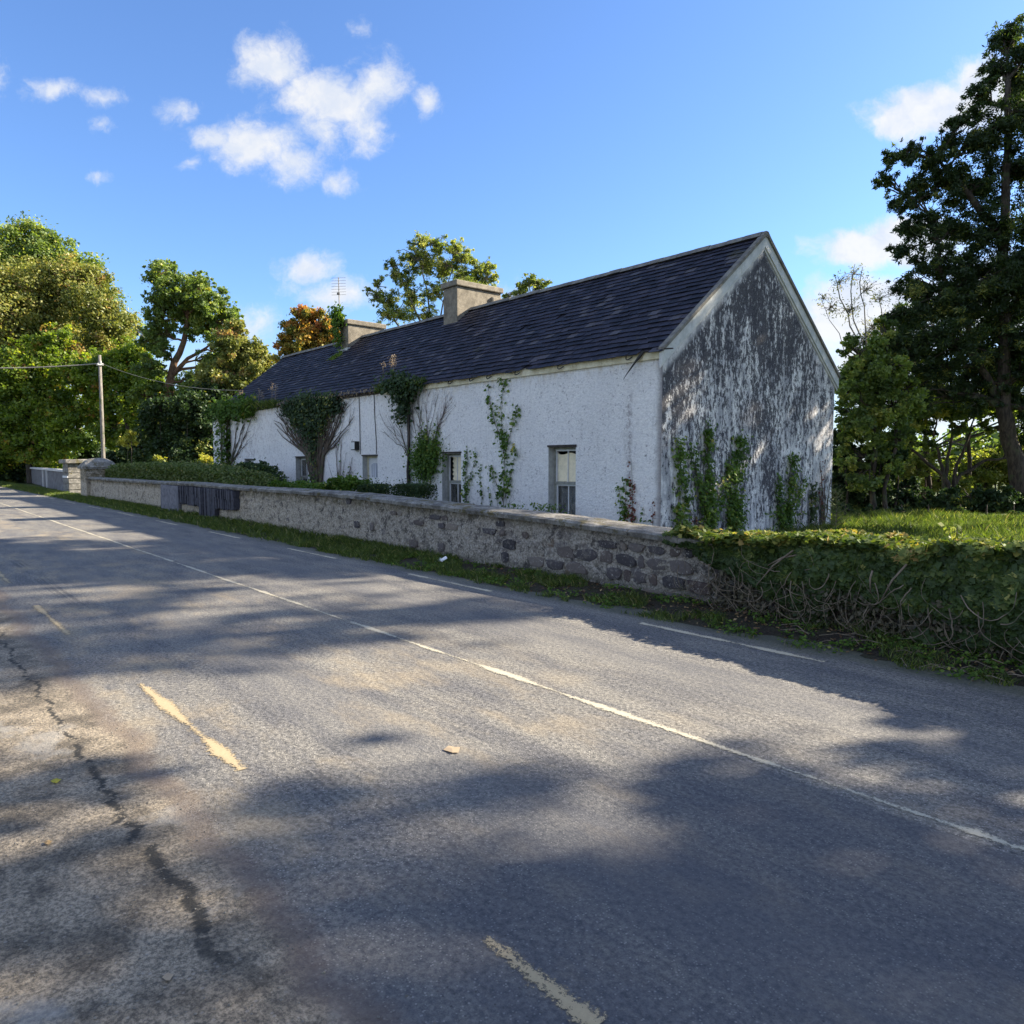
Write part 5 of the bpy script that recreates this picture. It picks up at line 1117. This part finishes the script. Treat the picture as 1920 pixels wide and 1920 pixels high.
# ------------------------------------------------------------------ hedge and box bushes
def hedge_obj(name, label, cat, x0, x1, y0, y1, z0, topf, n, size, leaf, seed, group=None, tpl=LEAF):
    r = np.random.default_rng(seed); root = empty(name, ((x0 + x1) / 2, (y0 + y1) / 2, 0), label, cat, group)
    x = r.uniform(x0, x1, n); y = r.uniform(y0, y1, n); zt = np.array([topf(a, c) for a, c in zip(x, y)])
    z = z0 + (zt - z0) * (1 - np.abs(r.normal(0, .16, n))); sp = r.random(n) < .08; z[sp] += np.abs(r.normal(0, .09, sp.sum()))
    side = r.random(n) < .35; y[side] = y0 + np.abs(r.normal(0, .08, side.sum())); z[side] = z0 + (zt[side] - z0) * r.random(side.sum())
    C = np.stack([x, y, z], 1); NN = r.normal(size=(n, 3)) * .55 + [0, -.35, .75]
    link('foliage', leafmesh('foliage', C, NN, size * r.uniform(.6, 1.3, n), tpl, np.clip(r.normal(.45, .25, n), 0, 1), r), leaf, root)
    b = MB()
    for k in range(max(3, int((x1 - x0) * 1.2))):
        xx = r.uniform(x0 + .1, x1 - .1); yy = r.uniform(y0 + .2, y1 - .1); zz = topf(xx, yy) * .85; b.tube([(xx, yy, 0), (xx + r.normal(0, .06), yy, zz * .5), (xx + r.normal(0, .12), yy, zz)], [.03, .02, .008], 5)
    b.build('stems', M['bark'], root); return root
def htop(x, y):
    t = np.interp(x, [-37.5, -36.5, -32, -28, -25, -23, -22], [1.35, 1.58, 1.66, 1.62, 1.52, 1.35, 1.0]); return t + .07 * mnoise.noise(Vector((x * .9, y * .9, 0))) - .25 * abs((y - 8.9) / 1.1) ** 3
hedge_obj('hedge', 'long low hedge with rounded top behind the wall left of the blocked gateway', 'hedge', -37.6, -22.0, 7.85, 9.7, .3, htop, 42000, .095, L['hedge'], 91)
hedge_obj('hedge_bush', 'dark loose bush at the right end of the long hedge', 'bush', -26.5, -23.0, 9.4, 10.3, .2, lambda x, y: float(np.interp(x, [-26.5, -25.5, -24.2, -23.0], [1.35, 1.66, 1.52, .9])) + .12 * mnoise.noise(Vector((x * 2.5, y * 2.5, 0))), 8000, .10, L['dark'], 92)
GB = 'clipped box bushes before the cottage'
hedge_obj('weed_strip', 'low straggling weeds behind the coping below the huge fan ivy', 'weeds', -21.8, -18.0, 8.9, 9.5, .2, lambda x, y: 1.08 + .12 * mnoise.noise(Vector((x * 2.5, y * 2.5, 0))), 5000, .085, L['climb'], 96)
hedge_obj('box_bush', 'loose green bush above the wall left of the white door', 'bush', -18.3, -17.0, 9.1, 9.8, .2, lambda x, y: 1.24 + .18 * mnoise.noise(Vector((x * 2.5, y * 2.5, 0))) - .12 * abs((x + 17.6) / .7) ** 3, 3500, .085, L['climb'], 93)
hedge_obj('box_bush', 'dark clipped box bush below the white door', 'bush', -16.9, -15.85, 9.2, 9.8, .1, lambda x, y: 1.13 - .25 * abs((x + 16.4) / .55) ** 4, 9000, .045, L['dark'], 94, GB)
hedge_obj('box_bush', 'dark clipped box bush below the round climbing shrub', 'bush', -15.3, -14.2, 9.3, 9.9, .1, lambda x, y: 1.17 - .10 * abs((x + 14.75) / .6) ** 6, 9000, .045, L['dark'], 95, GB)
r = np.random.default_rng(6)
def tuft_plant(label, x, y, h, w_, n, leaf, seed, name='weed_clump'):
    r = np.random.default_rng(seed); root = empty(name, (x, y, 0), label, 'weeds', 'weed clumps behind the boundary wall')
    C = np.stack([x + r.normal(0, w_ * .5, n), y + r.normal(0, w_ * .3, n), h * (.3 + .7 * r.random(n))], 1)
    link('foliage', leafmesh('foliage', C, r.normal(size=(n, 3)) * .5 + [0, -.3, .6], r.uniform(.04, .09, n), LEAF, np.clip(r.normal(.5, .2, n), 0, 1), r), leaf, root)
    b = MB()
    for k in range(6): xx = x + r.normal(0, w_ * .4); b.tube([(x + (xx - x) * .4, y, 0), (xx, y, h * .95)], [.008, .003], 4)
    b.build('stems', M['stem'], root)
tuft_plant('leafy weeds in front of the window nearest the corner', -11.6, 10.9, .78, .5, 420, L['climb'], 101)
tuft_plant('small weeds left of the window nearest the corner', -12.7, 10.9, .75, .25, 120, L['climb'], 102)
tuft_plant('small leafy weeds between that window and the red climber', -10.9, 10.8, .60, .4, 160, L['climb'], 103)
tuft_plant('leafy weeds below the round climbing shrub', -16.4, 10.7, .95, .5, 300, L['climb'], 104)
tuft_plant('bright yellow shoots standing above the ivy at the right', -2.9, 8.6, 1.05, .12, 90, L['pale'], 105)

# gutter growth
def gutter_growth(label, x0, x1, n, leaf, seed, h=.25, extra=None):
    r = np.random.default_rng(seed); root = empty('gutter_weeds', ((x0 + x1) / 2, YF - .08, ZE), label, 'weeds', 'weeds growing along the cottage gutter')
    x = r.uniform(x0, x1, n); P = np.stack([x, YF - .08 + r.normal(0, .07, n), ZE - .08 + r.normal(0, .05, n)], 1)
    link('foliage', blades('foliage', P, r.uniform(.3, 1, n) * h, .014, None, r, .7), leaf, root)
    if extra:
        st = []; 
        b = MB(); C = []
        for (xx, hh) in extra:
            tip = np.array([xx + .08, YF - .05, ZE + hh]); b.tube([(xx, YF - .08, ZE - .05), (xx + .02, YF - .06, ZE + hh * .6), tip], [.012, .008, .004], 4)
            C.append(tip - np.abs(r.normal(size=(50, 3))) * [.02, .02, .16] * 1.0 + r.normal(size=(50, 3)) * [.05, .05, .03])
        b.build('stalks', M['palestem'], root)
        C = np.concatenate(C); link('seed_heads', leafmesh('seed_heads', C, r.normal(size=C.shape), r.uniform(.03, .06, len(C)), LONG, r.random(len(C)), r), L['straw'], root)
gutter_growth('matted grass and dry seed heads in the gutter at the far end', -34.2, -27.0, 2600, L['grass'], 111, .28, [(-31.8, .5), (-30.9, .65), (-30.7, .75), (-28.9, .65), (-28.6, .5), (-27.6, .75), (-27.3, .6), (-33.2, .4)])
gutter_growth('dry brown stalks in the gutter above the downpipe', -19.9, -17.2, 900, L['grass'], 112, .2, [(-19.45, .75), (-19.0, .85), (-18.85, .9), (-18.9, .7)])
gutter_growth('thin moss and grass line in the gutter between the two clumps', -27, -19.9, 900, L['straw'], 113, .08)
b = MB()
vs = []
sl = math.hypot(YR - YF, ZR - ZE)
r = np.random.default_rng(8); n = 500
s = 3.05 + r.normal(0, .10, n); P = np.stack([-27.15 + r.normal(0, .16, n), YF + (YR - YF) / sl * s, ZE + (ZR - ZE) / sl * s + .05], 1)
o = link('moss_clump', blades('moss_clump', P, r.uniform(.03, .08, n), .02, None, r, .4, r.uniform(.6, .95, n)), L['climb'], None, (-27.15, 14.0, 5.8)); tag(o, 'bright green moss clump on the slates below the far chimney', 'moss', kind='stuff')
n = 700; P = np.stack([r.uniform(-20.5, -19.7, n), r.uniform(14.5, 16.3, n), np.full(n, 7.55)], 1)
o = link('chimney_grass', blades('chimney_grass', P, r.uniform(.03, .14, n), .008, None, r, .5, r.uniform(.7, 1, n)), L['grass'], None, (-20.1, 15.4, 7.55)); tag(o, 'dry grass growing on top of the near chimney', 'grass')

# ------------------------------------------------------------------ ivy blanket over the boundary wall
def ivy_blanket():
    r = np.random.default_rng(77); root = empty('ivy_mound', (-1.2, 7.1, 0), 'thick dark ivy blanket draped over the right end of the stone wall', 'ivy')
    n = 80000; x = r.uniform(-5.6, 3.0, n); t = r.random(n)   # t: 0 bottom of front .. .72 top front, .72..1 over the top
    C = np.zeros((n, 3)); NN = np.zeros((n, 3)); R = np.zeros(n); keep = np.ones(n, bool)
    for i in range(n):
        xx = x[i]; q = mnoise.noise(Vector((xx * 1.4, t[i] * 3, 0))); q2 = mnoise.noise(Vector((xx * 4, t[i] * 8, 5)))
        zt = ctop(xx) + .08 + .13 * mnoise.noise(Vector((xx * 2, 0, 7))) + np.interp(xx, [-5.6, -4.6, -3, 0], [-.06, .0, .10, .22])
        th = np.interp(xx, [-5.6, -4.8, -3.5, -1], [.03, .10, .22, .42])
        low = np.interp(xx, [-5.6, -5.1, -4.6, -4.2, -3.8, -3.3], [.85, .68, .50, .30, .14, .02])
        if t[i] < .72:
            f = t[i] / .72; z = low * zt + (zt - low * zt) * f
            y = 7.2 - th * (.35 + .75 * math.sin(min(1, f * 1.05 + .08) * math.pi * .62)) - .15 * q - .07 * q2
            y += abs(r.normal(0, .07)); nn = (0, -.85, .45)
            if f < .3 and q + q2 * .5 < -.30 + (.3 - f) * .6: keep[i] = False
            R[i] = .40 + .34 * q2 + (.28 if f > .9 else 0) - (.2 if f < .4 else 0)  # upper edge paler: sunlight put into the leaf tint, as over the top
        else:
            f = (t[i] - .72) / .28; y = 7.0 - th * .5 + f * (1.35 + th * .5); z = zt + .03 - .12 * f ** 2 + .05 * q2 - abs(r.normal(0, .05)); nn = (0, -.1, .9)
            R[i] = .70 + .20 * q2
            if xx < -5.0 and r.random() < .5: keep[i] = False
        if xx + max(0., y - 7.1) * -.85 < -5.35 and r.random() < .9: keep[i] = False
        C[i] = (xx, y, z); NN[i] = nn
    NN += r.normal(size=(n, 3)) * .42; R = np.clip(R + r.normal(0, .14, n), 0, 1)
    roll = np.tile([1., 0., 0.], (n, 1)) + r.normal(size=(n, 3)) * .45
    link('foliage', leafmesh('foliage', C[keep], NN[keep], r.uniform(.045, .085, n)[keep], IVYL, R[keep], r, roll=roll[keep]), L['ivy'], root)
    b = MB()
    for k in range(240):   # hanging and creeping bare stems
        xx = r.uniform(-5.4, 3.5); z = r.uniform(.15, .85) ** 1.3 * ctop(xx); rk = r.uniform(.5, 1.4); an = r.normal(-1.57, .55); pts = []; m = 12; st_ = r.uniform(.03, .075); bend = r.normal(0, .16)
        for j in range(m):
            th = np.interp(xx, [-5.6, -4.8, -3.5, -1], [.05, .14, .28, .46]); f = np.clip(z / ctop(xx), 0, 1)
            pts.append((xx, 7.2 - th * (.35 + .75 * math.sin(min(1, f * 1.05 + .08) * math.pi * .62)) - .03 - .02 * math.sin(j + k), z))
            an += bend + r.normal(0, .22) + .06 * math.cos(an); xx += st_ * math.cos(an); z = max(.02, z + st_ * math.sin(an))
        b.tube(pts, [.0040 * rk * (1.2 - .7 * j / m) for j in range(m)], 4)
    nd = 9000; xd = r.uniform(-4.9, 3.0, nd); fd = r.random(nd) ** 1.4 * .6; thd = np.interp(xd, [-5.6, -4.8, -3.5, -1], [.03, .08, .18, .36])
    Cd = np.stack([xd, 7.17 - thd * (.35 + .75 * np.sin(np.minimum(1, fd * 1.05 + .08) * math.pi * .62)) + np.abs(r.normal(0, .05, nd)), fd * .8 + .03], 1)
    link('dead_foliage', leafmesh('dead_foliage', Cd, r.normal(size=(nd, 3)) * .5 + [0, -.8, .3], r.uniform(.03, .07, nd), LEAF, r.uniform(0, .8, nd), r), L['drybrown'], root)
    b.build('hanging_stems', M['palestem'], root, smooth=True)
    for (pa, pb, y_) in [((1487, 1032), (1418, 1098), 6.95), ((1700, 1058), (1650, 1130), 6.8), ((1636, 1070), (1632, 1110), 6.8), ((1500, 1040), (1440, 1060), 6.97)]:
        a = on_y(*pa, y_); c = on_y(*pb, y_); b = MB(); b.tube([a, (a + c) / 2 + [0, -.03, .03], c], [.010, .009, .006], 5)
        b.build('dead_branch', M['palestem'], root, smooth=True)
    return root
ivy_blanket()
def ground_twigs():
    r = np.random.default_rng(78); b = MB()
    for k in range(90):
        x = r.uniform(-4, 2); y = r.uniform(6.4, 6.9); a = r.normal(0, .5); l = r.uniform(.08, .35); z = bank_h(x, y) + .02
        b.tube([(x, y, z), (x + l * .5 * math.cos(a), y + l * .5 * math.sin(a), z + .03), (x + l * math.cos(a), y + l * math.sin(a), z + .01)], .0035, 4)
    tag(b.build('fallen_twigs', M['palestem']), 'loose pale dead twigs lying on the verge below the ivy', 'twigs', kind='stuff')
ground_twigs()

# little conifer sapling in the yard
cs = empty('conifer_sapling', (-8.35, 17.2, 0), 'thin little conifer sapling standing in the lit grass right of the gable', 'sapling')
b = MB(); b.tube([(-8.35, 17.2, 0), (-8.33, 17.2, .5), (-8.36, 17.2, 1.02)], [.02, .012, .004], 5)
r = np.random.default_rng(55); C = []
for k in range(9):
    z = .18 + k * .09
    for j in range(5):
        a = j * 1.256 + k * .6; l = .42 * (1 - z * .75); e = np.array([-8.35 + l * math.cos(a), 17.2 + l * math.sin(a), z + .16]); s = np.array([-8.35, 17.2, z]); b.tube([s, e], [.007, .003], 4)
        f = r.random((26, 1)); C.append(s + (e - s) * f + r.normal(size=(26, 3)) * .016)
b.build('branches', M['palestem'], cs); C = np.concatenate(C)
link('needles', leafmesh('needles', C, r.normal(size=C.shape), r.uniform(.03, .05, len(C)), LONG, r.uniform(.3, .9, len(C)), r), L['hedge'], cs)

# ------------------------------------------------------------------ small things on the ground
lt = MB(); lp = on_ground(838, 1054, .06); pts = []
for i in range(6):
    for j in range(4):
        u, v = i / 5 - .5, j / 3 - .5; pts.append((lp[0] + u * .20 + v * .04, lp[1] - .12 + v * .09, .11 + .03 * math.sin(u * 7) + v * .06 + u * .03))
lt.add(pts, [(i * 4 + j, (i + 1) * 4 + j, (i + 1) * 4 + j + 1, i * 4 + j + 1) for i in range(5) for j in range(3)])
o = lt.build('litter', M['paper'], None, base=(lp[0], lp[1] - .12, .1)); so = o.modifiers.new('t', 'SOLIDIFY'); so.thickness = .006
tag(o, 'crumpled white plastic litter on the grass at the foot of the stone wall', 'litter')
GL = 'fallen leaves on the road'
for (px, py, lab, s_, mt) in [(848, 1407, 'flat tan leaf lying alone in the middle of the road', .085, 'straw'), (315, 1835, 'small cream leaf in the shade at the lower left of the road', .03, 'straw'), (105, 1466, 'tiny yellow leaf on the stony left shoulder', .045, 'yellow'),
                           (90, 1582, 'tiny pinkish leaf near the left edge of the shoulder', .03, 'litter')]:
    q = on_ground(px, py); b = MB(); n = 9; vs = [(q[0], q[1], .012)]
    for i in range(n): a = 2 * math.pi * i / n; rr_ = s_ * (.45 if i % 2 else .6); vs.append((q[0] + rr_ * math.cos(a) * 1.2, q[1] + rr_ * math.sin(a), .006 + .002 * (i % 3)))
    b.add(vs, [(0, 1 + i, 1 + (i + 1) % n) for i in range(n)]); o = b.build('fallen_leaf', L[mt], None, base=(q[0], q[1], 0))
    a_ = o.data.attributes.new('rnd', 'FLOAT', 'FACE'); a_.data.foreach_set('value', [.8] * n); tag(o, lab, 'leaf', GL)
def stones():
    r = np.random.default_rng(9); n = 1500; b = MB()
    x = r.uniform(-7, -1.2, n); y = .75 + r.normal(0, .33, n)
    for i in range(n):
        if y[i] > 1.25: continue
        s = r.uniform(.002, .007); q = [np.array([x[i], y[i], s * .3]) + s * np.array([math.cos(a) * r.uniform(.7, 1.2), math.sin(a) * r.uniform(.7, 1.2), 0]) for a in (0, 1.5, 3.1, 4.6)]
        t = np.array([x[i], y[i], s * .9]); b.add(q + [t], [(0, 1, 4), (1, 2, 4), (2, 3, 4), (3, 0, 4)])
    o = b.build('loose_gravel', M['ridge']); tag(o, 'fine loose gravel scattered on the cracked road shoulder', 'gravel', kind='stuff')
stones()
